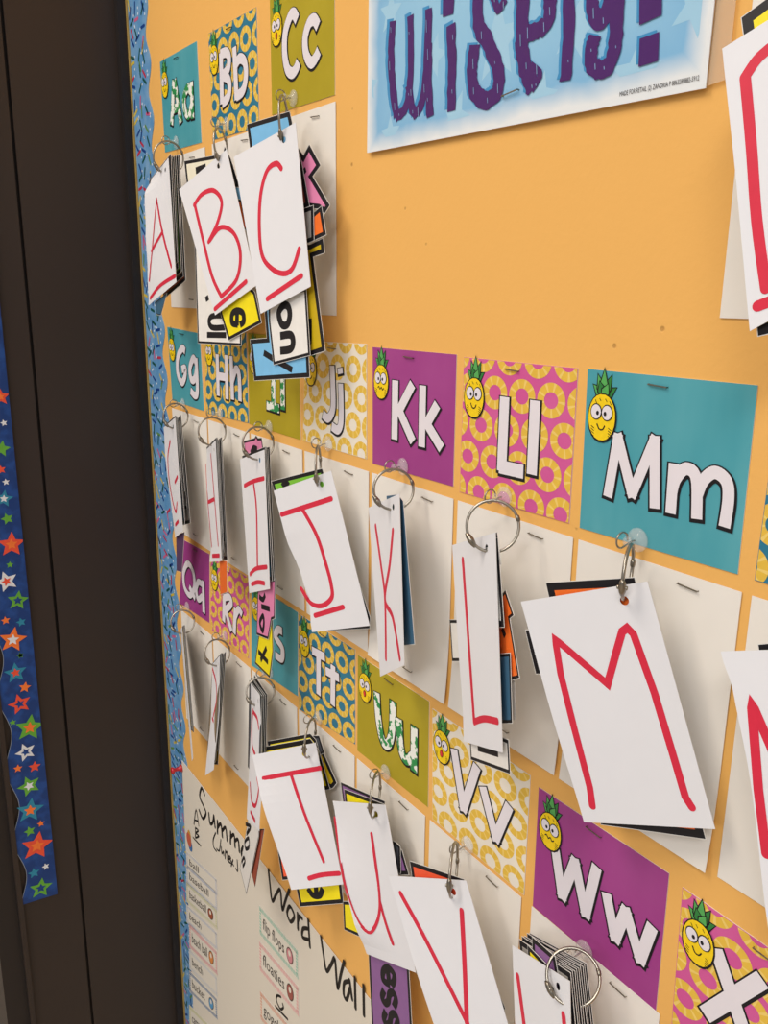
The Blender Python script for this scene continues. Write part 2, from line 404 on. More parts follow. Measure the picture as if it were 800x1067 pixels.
def alpha_card(name, corners, bg, pattern, strokes, fill, label, width=.078, face='smile', sharp=(), nopine=False):
    c = [None if k is None else (at(*k) if len(k) == 2 else W(k[1], k[2])) for k in corners]
    if c[0] is None: c[0] = Vector((c[3].x, 0, c[1].z)) if c[1] else Vector((c[3].x, 0, c[2].z+.88*S))
    if c[1] is None: c[1] = Vector((c[2].x, 0, c[0].z))
    if c[3] is None: c[3] = Vector((c[0].x, 0, c[2].z))
    if c[2] is None: c[2] = Vector((c[1].x, 0, c[3].z))
    for p in c: p.y = -T_P*S
    th = thing('alphabet_card', (c[3]+c[2])/2, label, 'card', 'alphabet letter cards on the board')
    ww = ((c[1]-c[0]).length+(c[2]-c[3]).length)/2/S; hh = ((c[3]-c[0]).length+(c[2]-c[1]).length)/2/S
    q = lambda u, v: bil(c, u/ww, v/hh)
    mb = MB(); mb.prism([c[0], c[3], c[2], c[1]], Vector((0, T_P*S*.98, 0)), bg, BACK, BACK)
    if pattern: rings_pattern(mb, q, ww, hh)
    mb.build('card_sheet', th)
    mb = MB()
    for pas, (wd, ex, m, off, dd) in enumerate(((width+.026, .013, BLACK, 1.6, (.001, -.007)), (width, 0, fill, 3.4, (0, 0)))):
        for i, s in enumerate(strokes):
            sh = s[0] == '/'
            pts = s[1:] if sh else s
            pts = pts if sh else smoothpts(pts)
            P = []
            for a, b in pts:
                p = at(a, b); p.y = -(T_P+off*.0012+i*.0003)*S; P.append(p+Vector((dd[0]*S, 0, dd[1]*S)))
            if sh and len(P) > 2:
                for j in range(len(P)-1):
                    dv = Vector((0, -.00008*S*j, 0)); a_, b_ = P[j], P[j+1]; dd_ = (b_-a_).normalized()*width*.3*S
                    mb.ribbon([a_-(dd_ if j else dd_*0)+dv, b_+(dd_ if j < len(P)-2 else dd_*0)+dv], NW, wd*S, m, ext=ex*S)
            else: mb.ribbon(P, NW, wd*S, m, ext=ex*S)
    mb.build('lettering', th)
    if not nopine: pineapple(th, q, face)
    staple(th, q(ww*.47, hh*.055))
    return c
z8 = Zm(120, 0, 5.335); zB = Zm(205, 0, 7.11); zC = Zm(250, 0, 7.27); zG = Zm(165, 330, 5); z4 = Zm(150, 330, 3.333)
z5 = Zm(370, 350, 3.2); z6 = Zm(590, 370, 3.81); z7 = Zm(160, 550, 3.636); zU = Zm(260, 640, 4); zV = Zm(440, 720, 3.073); zX = Zm(700, 900, 6.39)
def sh(l): return ['/']+l
CARDS = dict(
 A=([(167, 64.5), (205.4, 42.9), (210.5, 148.5), (172.4, 159)], TEAL, 0, [z8([(318, 695), (330, 445)]), z8([(334, 445), (370, 682)]), z8([(326, 610), (362, 590)]), z8([(425, 510), (408, 490), (388, 540), (392, 610), (412, 640), (430, 590)]), z8([(428, 455), (435, 660)])], LEAFP, 'teal card with leafy green Aa and a pineapple, top left of the board', dict(width=.085)),
 B=([(217.4, 35.4), (267.5, 7.5), (270.5, 132), (222.5, 146)], BLUE2, 1, [sh(zB([(185, 392), (193, 772)])), zB([(180, 405), (225, 390), (245, 430), (238, 510), (198, 560)]), zB([(195, 565), (235, 580), (250, 640), (238, 720), (195, 768)]), sh(zB([(285, 348), (302, 740)])), zB([(292, 490), (325, 435), (362, 460), (372, 560), (350, 670), (300, 715)])], LETW, 'blue card with gold rings and white Bb, between the Aa and Cc cards', dict(width=.085)),
 C=([None, None, (349.4, 99), (284, 120)], OLV, 0, [zC([(440, 150), (415, 105), (385, 130), (350, 250), (345, 400), (365, 520), (400, 555), (430, 525), (450, 470)]), zC([(600, 200), (570, 150), (530, 180), (500, 290), (508, 410), (545, 475), (580, 440), (605, 385)])], LETW, 'olive card with white Cc, cut by the top of the frame', dict(width=.085, face='oh')),
 G=([(174.6, 340.5), (208.5, 347.5), (213, 428.4), (180, 417)], TEAL, 0, [zG([(143, 180), (128, 165), (105, 210), (104, 290), (125, 342), (141, 315), (143, 270), (125, 275)]), zG([(200, 240), (185, 218), (168, 270), (175, 325), (192, 325), (202, 280)]), zG([(200, 215), (207, 380), (195, 410), (172, 385)])], LETW, 'teal card with white Gg, below the hanging letter A', dict(width=.085)),
 H=([('w', -5.40, .0), None, (259.5, 441), (215.4, 430.5)], BLUE2, 1, [sh(zG([(310, 195), (316, 412)])), sh(zG([(357, 200), (362, 430)])), sh(zG([(312, 308), (360, 316)])), sh(zG([(383, 205), (391, 432)])), zG([(389, 335), (408, 275), (425, 305), (430, 440)])], LETW, 'blue card with gold rings and white Hh, below the hanging letter B', dict(width=.08)),
 I=([('w', -4.32, .0), None, (313.5, 458.4), (260, 441.6)], OLV, 0, [sh(zG([(603, 250), (603, 468)])), sh(zG([(568, 460), (634, 480)])), sh(zG([(570, 245), (636, 262)])), sh(zG([(651, 320), (653, 485)]))], LEAFP, 'olive card with leafy green Ii, partly hidden by a blue word card', dict(width=.08)),
 J=([(318.6, 355), (382.5, 358.5), (382.5, 478.5), (316, 459)], CREAM2, 1, [z4([(656, 170), (660, 270), (658, 325), (642, 352), (624, 338)]), z4([(686, 232), (688, 355), (677, 392), (655, 380)]), sh(z4([(684, 178), (686, 198)]))], LETW, 'cream card with gold rings and white Jj', dict(width=.075, face='smile')),
 K=([(388.8, 361.6), (476.3, 369.4), (472.5, 506.9), (388.8, 482.8)], MAG, 0, [sh(z5([(137, 148), (134, 345)])), sh(z5([(195, 160), (148, 252)])), sh(z5([(146, 238), (196, 352)])), sh(z5([(229, 165), (225, 370)])), sh(z5([(278, 228), (236, 305)])), sh(z5([(240, 288), (292, 375)]))], LETW, 'magenta card with white Kk, fourth from the right in the middle row', dict(width=.078, face='wavy')),
 L=([(484, 372), (602.8, 383.8), (593.4, 545.3), (479.4, 512.5)], PINK2, 1, [sh(z5([(502, 203), (492, 437), (564, 453)])), sh(z5([(604, 215), (592, 462)]))], LETW, 'pink card with gold rings and white Ll, between the Kk and Mm cards', dict(width=.085)),
 M=([(613, 384.4), (790, 401.5), (769, 598.3), (604.4, 549.8)], TEAL, 0, [sh(z6([(168, 562), (209, 325), (265, 550), (355, 335), (355, 608)])), sh(z6([(432, 430), (418, 628)])), z6([(424, 545), (440, 490), (480, 450), (520, 490), (522, 650)]), z6([(522, 560), (550, 495), (595, 465), (640, 500), (648, 570), (632, 682)])], LETW, 'large teal card with white Mm on the right of the board', dict(width=.062)),
 N=([('w', 1.105, .02), ('w', 2.1, .02), ('w', 2.08, -.88), ('w', 1.095, -.88)], BLUE2, 1, [], LETW, 'blue card with gold rings cut by the right edge of the frame', dict(nopine=True)),
 Q=([(191.6, 562.4), (218.6, 577.5), (218.6, 649), (187, 628)], MAG, 0, [z7([(132, 135), (116, 170), (120, 225), (140, 255), (157, 225), (152, 165), (132, 135)]), sh(z7([(138, 222), (160, 268)])), z7([(188, 215), (172, 205), (164, 235), (172, 270), (188, 258)]), sh(z7([(190, 200), (193, 322)]))], LETW, 'magenta card with white Qq beside the sprinkle border', dict(width=.08, nopine=True)),
 R=([(220, 581), (259.6, 602), (259.6, 686), (220, 656)], PINK2, 1, [sh(z7([(270, 262), (268, 355)])), z7([(268, 265), (290, 262), (296, 288), (272, 312)]), sh(z7([(275, 312), (298, 390)])), sh(z7([(313, 305), (308, 400)])), z7([(312, 335), (325, 308), (338, 328)])], LETW, 'pink card with gold rings and white Rr', dict(width=.08)),
 S=([(262.5, 607), (310.7, 638), (310.7, 725.5), (262.3, 693)], TEAL, 0, [z7([(432, 350), (415, 340), (405, 375), (428, 415), (426, 455), (405, 448)]), z7([(490, 392), (474, 385), (465, 412), (490, 455), (488, 495), (464, 480)])], LETW, 'teal card with white Ss, partly hidden by pink and yellow word cards', dict(width=.08)),
 T=([(311.3, 639.4), (370.4, 677), (370.4, 775.5), (312, 738.4)], BLUE2, 1, [sh(z7([(603, 463), (652, 490)])), sh(z7([(628, 475), (628, 632)])), sh(z7([(683, 520), (682, 672)])), sh(z7([(655, 540), (706, 568)]))], LETW, 'blue card with gold rings and white Tt, below the hanging letter J', dict(width=.08)),
 U=([(373.4, 682.2), (447.6, 730.9), (446.3, 840.9), (372.8, 781.8)], OLV, 0, [zU([(533, 325), (541, 440), (560, 530), (585, 535), (598, 470), (600, 362)]), zU([(627, 435), (633, 550), (655, 605), (686, 590)]), sh(zU([(690, 468), (688, 655)]))], LEAFP, 'olive card with leafy green Uu, below the hanging letter K', dict(width=.085, face='oh')),
 V=([(451, 738), (553, 808), (546.4, 932.5), (451, 853)], CREAM2, 1, [sh(zV([(104, 185), (134, 375), (178, 238)])), sh(zV([(196, 305), (238, 470), (282, 365)]))], LETW, 'cream card with gold rings and white Vv, below the hanging letter L', dict(width=.08, face='oh')),
 W=([(561.9, 820), (697.6, 910), (683.7, 1053), (555.5, 943.7)], MAG, 0, [sh(zV([(428, 500), (450, 655), (492, 545), (525, 712), (562, 560)])), sh(zV([(592, 645), (620, 790), (655, 702), (700, 858), (740, 750)]))], LETW, 'magenta card with white Ww, below the hanging letter M', dict(width=.075, face='wavy')),
 X=([(711.6, 924.3), ('w', 1.93, -2.66), ('w', 1.93, -3.54), ('w', .93, -3.54)], PINK2, 1, [sh(zX([(298, 560), (500, 1150)])), sh(zX([(610, 765), (225, 1000)]))], LETW, 'pink card with gold rings and a white X, bottom right corner', dict(width=.085)),
)
CC = {}
for k, (co, bg, pat, st, fill, lab, kw) in CARDS.items(): CC[k] = alpha_card(k, co, bg, pat, st, fill, lab, **kw)

# ------------------------------------------------------------------ white backing sheets below each card
def sheet(x0, x1, z0, z1, label, curl=0.0):
    th = thing('backing_sheet', W((x0+x1)/2, z1), label, 'paper', 'white backing sheets below the alphabet cards')
    mb = MB(); n = 14; b = 0; t = .0035
    Y = lambda v: -.004-curl*max(0, v-.6)**2*6
    for i in range(n+1):
        v = i/n; z = z0+(z1-z0)*v
        for x in (x0, x1): mb.v += [W(x, z, Y(v)-t), W(x, z, Y(v))]
    for i in range(n):
        a = 4*i; mb.face((a, a+4, a+6, a+2), SHEET); mb.face((a+1, a+3, a+7, a+5), SHEET)
        mb.face((a, a+1, a+5, a+4), SHEET); mb.face((a+2, a+6, a+7, a+3), SHEET)
    mb.face((0, 2, 3, 1), SHEET); e = 4*n; mb.face((e, e+1, e+3, e+2), SHEET)
    mb.build('paper', th)
    staple(th, W(x0+(x1-x0)*.72, z0-.06, -.008), .12, .07)
    staple(th, W(x0+(x1-x0)*.55, z1+.09, -.008-curl*.8), .10, .03)
for k, x0, x1 in (('A', -6.35, -5.20), ('B', -5.02, -3.97), ('C', -3.75, -2.675)): sheet(x0, x1, 1.74, .20, f'white backing sheet under the {k}{k.lower()} card, behind the hanging letter {k}')
for k, x0, x1 in (('G', -6.50, -5.44), ('H', -5.40, -4.36), ('I', -4.32, -3.27), ('J', -3.225, -2.19), ('K', -2.145, -1.134), ('L', -1.085, -.035), ('M', .008, 1.04), ('N', 1.093, 2.1)):
    sheet(x0, x1, -.955, -2.45, f'white backing sheet under the {k}{k.lower()} card, behind the hanging letter {k}', .03 if k in 'KLM' else .0)
for k, x0, x1 in (('Q', -6.55, -5.56), ('R', -5.52, -4.50), ('S', -4.46, -3.45), ('T', -3.41, -2.39), ('U', -2.35, -1.36), ('V', -1.30, -.28), ('W', -.18, .85)):
    sheet(x0, x1, -3.49, -4.98, f'white backing sheet under the {k}{k.lower()} card, behind the hanging letter {k}')
sheet(.77, 1.9, 1.74, .28, 'white backing sheet at the top right, behind the large cut letter card')

# ------------------------------------------------------------------ poster
def poster():
    c = [at(388, 0), at(737.5, 93), at(385, 160)]
    x0, x1 = -2.2, .593; zb0, zb1, zt = 1.328, 1.264, 2.95
    th = thing('poster', W(-.8, 1.3), 'light blue starry poster with purple painted word wisely, top of the board', 'poster')
    m = bpy.data.materials.new('poster_print'); m.use_nodes = True; nt = m.node_tree; b = nt.nodes['Principled BSDF']
    b.inputs['Roughness'].default_value = .35; b.inputs['Specular IOR Level'].default_value = .4
    uv = nt.nodes.new('ShaderNodeUVMap'); sx = nt.nodes.new('ShaderNodeSeparateXYZ'); nt.links.new(uv.outputs[0], sx.inputs[0])
    def ma(op, a, bb):
        n = nt.nodes.new('ShaderNodeMath'); n.operation = op
        for i, v in enumerate((a, bb)):
            if hasattr(v, 'links'): nt.links.new(v, n.inputs[i])
            elif v is not None: n.inputs[i].default_value = v
        return n.outputs[0]
    e = ma('MINIMUM', ma('MINIMUM', sx.outputs[0], ma('SUBTRACT', 2.79, sx.outputs[0])), sx.outputs[1])
    ns = nt.nodes.new('ShaderNodeTexNoise'); ns.inputs['Scale'].default_value = 4; nt.links.new(uv.outputs[0], ns.inputs['Vector'])
    e = ma('ADD', e, ma('MULTIPLY', ma('SUBTRACT', ns.outputs['Fac'], .5), .1))
    r = nt.nodes.new('ShaderNodeValToRGB'); nt.links.new(e, r.inputs['Fac'])
    el = r.color_ramp.elements; el[0].position = .02; el[0].color = lin('#e4e9ec'); el[1].position = .14; el[1].color = lin('#7fb6dd')
    n3 = el.new(.35); n3.color = lin('#8dc1e2'); n4 = el.new(.9); n4.color = lin('#93c6e4')
    nt.links.new(r.outputs['Color'], b.inputs['Base Color'])
    mb = MB(); pts = [W(x0, zb0, -.03), W(x1, zb1, -.03), W(x1+.02, zt, -.03), W(x0+.02, zt, -.03)]
    mb.prism(pts, Vector((0, .006*S, 0)), m, BACK, BACK)
    o = mb.build('poster_sheet', th); uvl = o.data.uv_layers.new(name='UVMap')
    for pl in o.data.polygons:
        for li in pl.loop_indices:
            co = o.data.vertices[o.data.loops[li].vertex_index].co+Vector(th.location)
            uvl.data[li].uv = (co.x/S-x0, (co.z-Z0)/S-1.3)
    def on(px, py, k): p = at(px, py, -.0302-k*.0004); return p
    STARM = mat('poster_star', '#9fcbe5', .35, noise=.01)
    za, zb = Zm(380, 0, 4.21), Zm(560, 0, 4.21)
    mb = MB()
    for f, x, y, R, ro in ((za, 130, 60, .2, .1), (za, 320, 250, .2, .3), (za, 600, 190, .33, .0), (za, 415, 520, .24, .4), (za, 128, 590, .18, 0), (zb, 445, 335, .24, .1), (zb, 190, 120, .26, .3), (zb, 720, 20, .22, .5), (zb, 30, 430, .2, .2), (za, 40, 380, .16, .1)):
        (px, py), = f([(x, y)]); c0 = at(px, py); R *= .66
        pl = [(c0.x/S+(R if k % 2 == 0 else R*.45)*math.sin(k*math.pi/5+ro), (c0.z-Z0)/S+(R if k % 2 == 0 else R*.45)*math.cos(k*math.pi/5+ro)) for k in range(10)]
        for a, b in zip(pl, pl[1:]+pl[:1]):
            t = cliprect([(c0.x/S, (c0.z-Z0)/S), a, b], x0+.06, x1-.06, 1.40, 2.93)
            if len(t) > 2: mb.poly([W(p[0], p[1], -.0304) for p in t], STARM)
    mb.build('star_pattern', th)
    PUR = mat('poster_purple', '#4a2268', .4, noise=.05, scale=120); SH = mat('poster_blue_shadow', '#3f8fc4', .4)
    ST = [(.075, za([(122, 100), (115, 220), (120, 360), (138, 505)])), (.07, za([(138, 510), (180, 470), (200, 330), (200, 75)])), (.07, za([(192, 380), (205, 470), (222, 500)])), (.07, za([(215, 500), (250, 450), (270, 300), (280, 45)])), (.075, za([(280, 200), (278, 350), (285, 505)])),
          (.085, za([(378, 115), (382, 300), (378, 480)])), (.11, za([(368, -20), (364, 60)])),
          (.1, za([(500, -80), (498, 100), (545, 200), (585, 310), (580, 400), (535, 440), (485, 410), (468, 320), (480, 205)])), (.05, za([(560, -20), (585, 40), (612, 0)])),
          (.105, za([(692, -80), (690, 120), (690, 220), (710, 320), (735, 385)])), (.04, za([(735, 390), (768, 325), (730, 290)])), (.09, za([(700, 150), (760, 130), (800, 100), (812, 20), (800, -60)])),
          (.085, zb([(135, -80), (137, 160), (122, 345)])),
          (.085, zb([(240, -60), (238, 20), (262, 85), (295, 75), (325, -60)])), (.09, zb([(350, -80), (345, 130), (325, 260), (280, 305), (240, 285), (235, 220), (248, 165)])),
          (.135, zb([(490, -90), (490, 80)])), (.12, zb([(490, 165), (485, 270)]))]
    for nm, m2, dx, dy, k in (('blue_shadow_lettering', SH, -2.6, -2.2, 2), ('purple_lettering', PUR, 0, 0, 7)):
        mb = MB()
        for i, (wd, pts) in enumerate(ST):
            mb.ribbon([on(a+dx, b_+dy, k+i*(.25 if k < 5 else .5)+j*.04) for j, (a, b_) in enumerate(smoothpts(pts))], NW, wd*S, m2, ext=.01*S, rough=random.Random(i))
        if m2 is PUR:
            rr = random.Random(7); LT = mat('poster_scratch', '#7fa6cc', .4)
            for wd, pts in ST:
                sp = smoothpts(pts)
                for a, b_ in sp[2::7]:
                    l = rr.uniform(2, 13); j = rr.uniform(-2.2, 2.2); mb.ribbon([on(a+j, b_-l/2, 19), on(a+j+.3, b_+l/2, 19)], NW, .005*S, LT)
        mb.build(nm, th)
    mb = MB(); p0, p1 = at(645, 100.6, -.033), at(728, 83.5, -.033); up = Vector((0, 0, 1))
    d = p1-p0
    put_text(mb, 'MADE FOR RETAIL (2) ZANDRIA P 8863289882-5912', lambda u, v: p0+d*u+up*v*.022*S, BLACK); mb.build('small_print', th)
    mb = MB(); LAM = mat('laminate_film', '#e9d3b4', .15, spec=.6, alpha=.35, noise=0)
    mb.prism([W(x1, zb1+.01, -.02), W(x1+.10, zb1+.02, -.02), W(x1+.115, zt, -.012), W(x1+.02, zt, -.012)], Vector((0, .003*S, 0)), LAM)
    mb.build('laminate_margin', th)
    staple(th, at(532, 97, -.035), .13, -.1)
poster()

# ------------------------------------------------------------------ word wall chart
CHART = mat('chart_paper', '#ddd6c8', .7, noise=.012, scale=8)
MARK = mat('black_marker', '#1d1a18', .5)
th = thing('word_wall_chart', W(-4, -11), 'large cream chart paper lettered Summer Word Wall in black marker, lower left', 'chart')
mb = MB(); mb.prism([W(-6.81, -5.72, -.012), W(-6.95, -13, -.012), W(-1.2, -13, -.012), W(-1.2, -5.80, -.012)], Vector((0, .006*S, 0)), CHART, BACK, BACK)
mb.build('chart_sheet', th)
zs_ = Zm(180, 800, 4); zw = Zm(260, 880, 4)
mb = MB(); i = 0
for wd, f, L in ((.085, zs_, [[(132, 112), (120, 85), (112, 120), (128, 160), (138, 190), (125, 212), (110, 178)], [(150, 190), (155, 232), (166, 228), (171, 200)], [(171, 200), (176, 248)], [(186, 222), (186, 272)], [(186, 250), (200, 235), (206, 287)], [(206, 262), (220, 250), (226, 303)], [(241, 268), (240, 315)], [(241, 290), (255, 280), (259, 330)], [(259, 305), (272, 300), (277, 350)], [(292, 330), (285, 350), (290, 375), (300, 372)]]),
                 (.04, zs_, [[(178, 272), (168, 300), (170, 330), (182, 348)], [(200, 300), (194, 345), (183, 338)], [(202, 330), (204, 357), (211, 350), (212, 366)], [(219, 345), (218, 378)], [(219, 355), (226, 352), (228, 386)], [(233, 382), (241, 376), (234, 368), (231, 388), (242, 398)], [(240, 385), (253, 408)], [(251, 384), (243, 410)], [(268, 385), (270, 430), (262, 420)], [(88, 236), (97, 176), (108, 242)], [(91, 218), (104, 222)], [(94, 250), (94, 292)], [(94, 250), (106, 262), (96, 272), (108, 285), (95, 292)], [(84, 290), (116, 326)]]),
                 (.085, zw, [[(78, 105), (85, 170), (94, 235), (112, 205), (128, 190), (136, 270), (150, 230), (164, 190)], [(168, 258), (156, 285), (170, 322), (186, 298), (168, 258)], [(200, 288), (201, 352)], [(201, 318), (208, 300), (218, 308)], [(240, 350), (222, 352), (220, 385), (244, 396)], [(244, 315), (251, 427)], [(297, 385), (308, 460), (320, 527), (340, 500), (355, 478), (366, 597), (380, 540), (393, 488)], [(415, 570), (394, 578), (392, 625), (404, 645), (418, 600)], [(416, 565), (427, 645)], [(438, 555), (441, 682)], [(474, 588), (476, 712)]]),
                 (.05, zw, [[(130, 635), (115, 630), (112, 650), (128, 685), (140, 680), (138, 665)], [(108, 675), (158, 728)]])):
    for s in L:
        i += 1; mb.ribbon([at(a, b, -.0135-.0003*(i % 6)) for a, b in smoothpts([p for p in f(s)])], NW, wd*S*(.62 if wd < .06 else .5), MARK, cap=True)
mb.build('marker_lettering', th)
def slip(quad, body, col, label, pic=None, right=True):
    c = [at(*p) for p in quad]
    for p in c: p.y = -.016*S
    t_ = thing('word_slip', (c[2]+c[3])/2, label, 'word label', 'word slips on the word wall chart')
    mb = MB(); mb.prism([c[0], c[3], c[2], c[1]], Vector((0, .003*S, 0)), mat('slip_paper', '#e2dccf', .6, noise=.01), BACK, BACK)
    BM = mat('slip_border_'+col, col, .6); off = Vector((0, -.0012*S, 0))
    q = lambda u, v: bil(c, u, v)+off
    n = 26
    for i in range(n):                     # chevron striped frame
        u0, u1 = i/n, (i+.62)/n
        for v0, v1 in ((.02, .16), (.84, .98)): mb.poly([q(u0, v0), q(min(1, u0+.02), v1), q(min(1, u1+.02), v1), q(u1, v0)], BM)
    for i in range(8):
        v0, v1 = .1+i/8*.8, .1+(i+.62)/8*.8
        for u0, u1 in ((.01, .055), (.945, .99)): mb.poly([q(u0, v0), q(u0, v1), q(u1, v1), q(u1, v0)], BM)
    mb.build('slip_paper', t_)
    mb = MB(); mx = .66 if pic else .85; o2 = off*2
    wt = min(mx-.1, .08*len(body)); put_text(mb, body, lambda u, v: bil(c, .1+u*wt, .66-v*.40)+o2, mat('slip_ink', '#4a433e', .6)); mb.build('printed_word', t_)
    if pic:
        mb = MB(); m1, m2 = mat('pic_'+pic, pic, .6), mat('pic_outline', '#5b4a42', .6)
        E = lambda x, y, a, b, k, m: mb.poly([bil(c, x+a*math.cos(t), y+b*math.sin(t))+off*k for t in [2*math.pi*j/14 for j in range(14)]], m)
        E(.80, .5, .085, .27, 2, m2); E(.80, .5, .07, .23, 3, m1); E(.80, .42, .03, .1, 4, CHART)
        mb.build('picture_print', t_)
slip(zw([(45, 250), (207, 440), (209, 562), (47, 372)]), 'flip flops', '#9cc7b4', 'green bordered slip reading flip flops, below Word', '#cf8b92')
slip(zw([(45, 398), (209, 590), (211, 718), (47, 522)]), 'floaties', '#e3a9a8', 'pink bordered slip reading floaties, below the flip flops slip', '#a05a50')
slip(zw([(48, 605), (211, 800), (213, 930), (50, 725)]), 'goggles', '#dfa68c', 'orange bordered slip reading goggles, cut by the bottom edge', '#8fb2c9')
for y0, hh, body, col, dsc, pic in ((345, 70, 'ball', '#c9cbd4', 'faint grey bordered slip with a small ball picture, top of the left column', None), (400, 78, 'baseball', '#c5cad6', 'grey bordered slip, second in the left column', None), (472, 85, 'basketball', '#cfd0a8', 'yellow green bordered slip, third in the left column', '#a0543a'), (566, 76, 'beach', '#c5cad6', 'pale bordered slip, fourth in the left column', None), (645, 102, 'beach ball', '#e0a0a4', 'pink bordered slip, fifth in the left column', '#d98b4a'), (752, 84, 'bench', '#cfd2d6', 'pale bordered slip, sixth in the left column', None), (842, 90, 'bucket', '#6f86a8', 'dark blue bordered slip with a blue bucket picture', '#5b9ccc'), (985, 90, 'camp', '#cfd0a0', 'pale yellow bordered slip at the bottom of the left column', None)):
    slip(zs_([(60 if y0 < 600 else 72, y0), (188, y0+118), (192, y0+118+hh), (62 if y0 < 600 else 74, y0+hh)]), body, col, dsc, pic)
mb = MB()
for x, y, r, m in ((67, 300, .09, '#c4624a'), (72, 322, .08, '#3f6fa8'), (68, 280, .06, '#d8a03a')):
    (a, b), = zs_([(x, y)]); p = at(a, b, -.015); mb.poly([p+Vector((math.cos(k*.5236), -.0005*y/300*S, math.sin(k*.5236)*1.2))*r*S for k in range(12)], mat('ball_'+m, m))
mb.build('beach_ball_drawing', th)
# red push pin
p = at(190, 800); tp = thing('push_pin', p, 'red push pin in the top left corner of the chart', 'push pin')
mb = MB(); RP = mat('red_plastic', '#b8202c', .3, spec=.5)
mb.lathe(p+Vector((0, -.012*S, 0)), NW, [(.05*S, 0), (.055*S, .012*S), (.028*S, .03*S), (.024*S, .09*S), (.045*S, .115*S), (.048*S, .135*S), (.03*S, .145*S)], RP); mb.build('pin_head', tp, smooth=True)
mb = MB(); mb.tube([p+Vector((0, .05*S, 0)), p+Vector((0, -.014*S, 0))], .006*S, STEEL); mb.build('pin_needle', tp)

# ------------------------------------------------------------------ hanging letter cards
FR = dict(
 M=[(542.5, 627, -.409), (674.5, 605.8, -.247), (745, 864, -.137), (608.3, 856.6, -.289)],
 B=[(186.5, 197.4, -.379), (236, 155.4, -.226), (267.5, 297, -.18), (224, 328.5, -.323)],
 C=[(243.5, 163.5, -.416), (308, 127.5, -.277), (323.6, 298.5, -.287), (271.4, 327, -.426)],
 A=[(158, 186, -.28), (175.4, 164.5, -.29), (183.5, 294, -.409), (155, 318, -.392)],
 J=[(285, 511.5, -.368), (345, 490.5, -.223), (385, 652, -.139), (325, 658.6, -.274)],
 K=[(383.8, 529, -.136), (416, 514.4, -.31), (421, 693, -.48), (396, 705, -.30)],
 L=[(471, 568, -.157), (516, 554.8, -.367), (523.5, 784.5, -.52), (483, 772.6, -.325)],
 I=[(250, 478.5, -.14), (275.4, 468.6, -.24), (281, 613.8, -.362), (259.6, 618, -.262)],
 H=[(215.4, 468, -.138), (224.4, 459, -.281), (231, 584.4, -.384), (218.4, 585.6, -.241)],
 G=[(170.4, 445.5, -.14), (182.4, 435, -.263), (190.5, 553.5, -.347), (182.4, 560.4, -.224)],
 T=[(262.5, 787, -.441), (328.6, 773.8, -.189), (357.5, 921.5, -.17), (303.4, 927.2, -.421)],
 U=[(346.5, 834.5, -.255), (401.5, 838.6, -.222), (433, 1013.5, -.236), (382, 994, -.279)],
 V=[(404.5, 912.4, -.44), (485.5, 917.5, -.32), (548, 1132, -.32), (472, 1128, -.44)],
 W=[(533.7, 985, -.30), (593.7, 1022.5, -.40), (598, 1240, -.52), (541, 1195, -.42)],
 D=[(752.3, 50.6, -.40), (930, -60, -.25), (985, 235, -.36), (781, 345, -.50)],
 N=[(750.6, 678.7, -.333), (957.7, 672.2, -.175), (1023.8, 1030.6, -.181), (803, 985, -.36)],
 Q=[(188, 656, -.16), (189.6, 653, -.27), (201, 790, -.36), (199.8, 793, -.25)],
 R=[(221.5, 692, -.15), (229, 683, -.26), (222.5, 802, -.42), (213.8, 808, -.30)],
 S=[(261.3, 712, -.19), (270.5, 724, -.32), (270, 866, -.50), (257, 853, -.36)],
)
# edge curl: list of (v, dx in px) for the left and right edges
EC = dict(J=([(0, 0), (.32, -.5), (.6, 5), (.8, 5), (1, 0)], []), T=([(0, 0), (.4, -4), (1, 0)], []), U=([(0, 0), (.55, -7), (.8, -6), (1, 0)], []), N=([(0, 0), (.14, 6), (.4, 8), (1, 0)], []),
          A=([(0, 0), (.12, -7), (.4, -5), (.75, -2), (1, 0)], []), R=([(0, 0), (.5, 1.5), (1, 0)], [(0, 0), (.5, 2.5), (1, 0)]), H=([(0, 0), (.5, -1), (.85, 2), (1, 0)], []),
          S=([(0, 0), (.3, 1.5), (.6, 1), (1, 0)], [(0, 0), (.3, 2), (.7, 2), (1, 0)]), G=([(0, 0), (.3, -1.5), (1, 0)], []), D=([(0, 0), (.45, 1), (1, 0)], []), L=([(0, 0), (.5, 0), (.85, 1), (1, 0)], []), M=([(0, 0), (.5, -1.5), (1, 0)], []), V=([(0, 0), (.5, -2), (1, 0)], []))
def interp(l, v):
    if not l: return 0
    for (a, b), (c, d) in zip(l, l[1:]):
        if v <= c: t = (v-a)/(c-a); t = t*t*(3-2*t); return b+(d-b)*t
    return l[-1][1]
HOLE = (.805, .062)
STROKES = {}
zq = Zm(140, 120, 3.333); zt = Zm(240, 680, 3.636); zv = Zm(340, 760, 3.333); zM = Zm(530, 540, 2.963); zL = Zm(370, 480, 3.048); zI = Zm(160, 410, 5.614); zR = Zm(160, 590, 5.614); zS = Zm(220, 740, 4.85); zD = Zm(700, 0, 2.963); zN = Zm(700, 560, 2.668); zW = Zm(520, 950, 5)
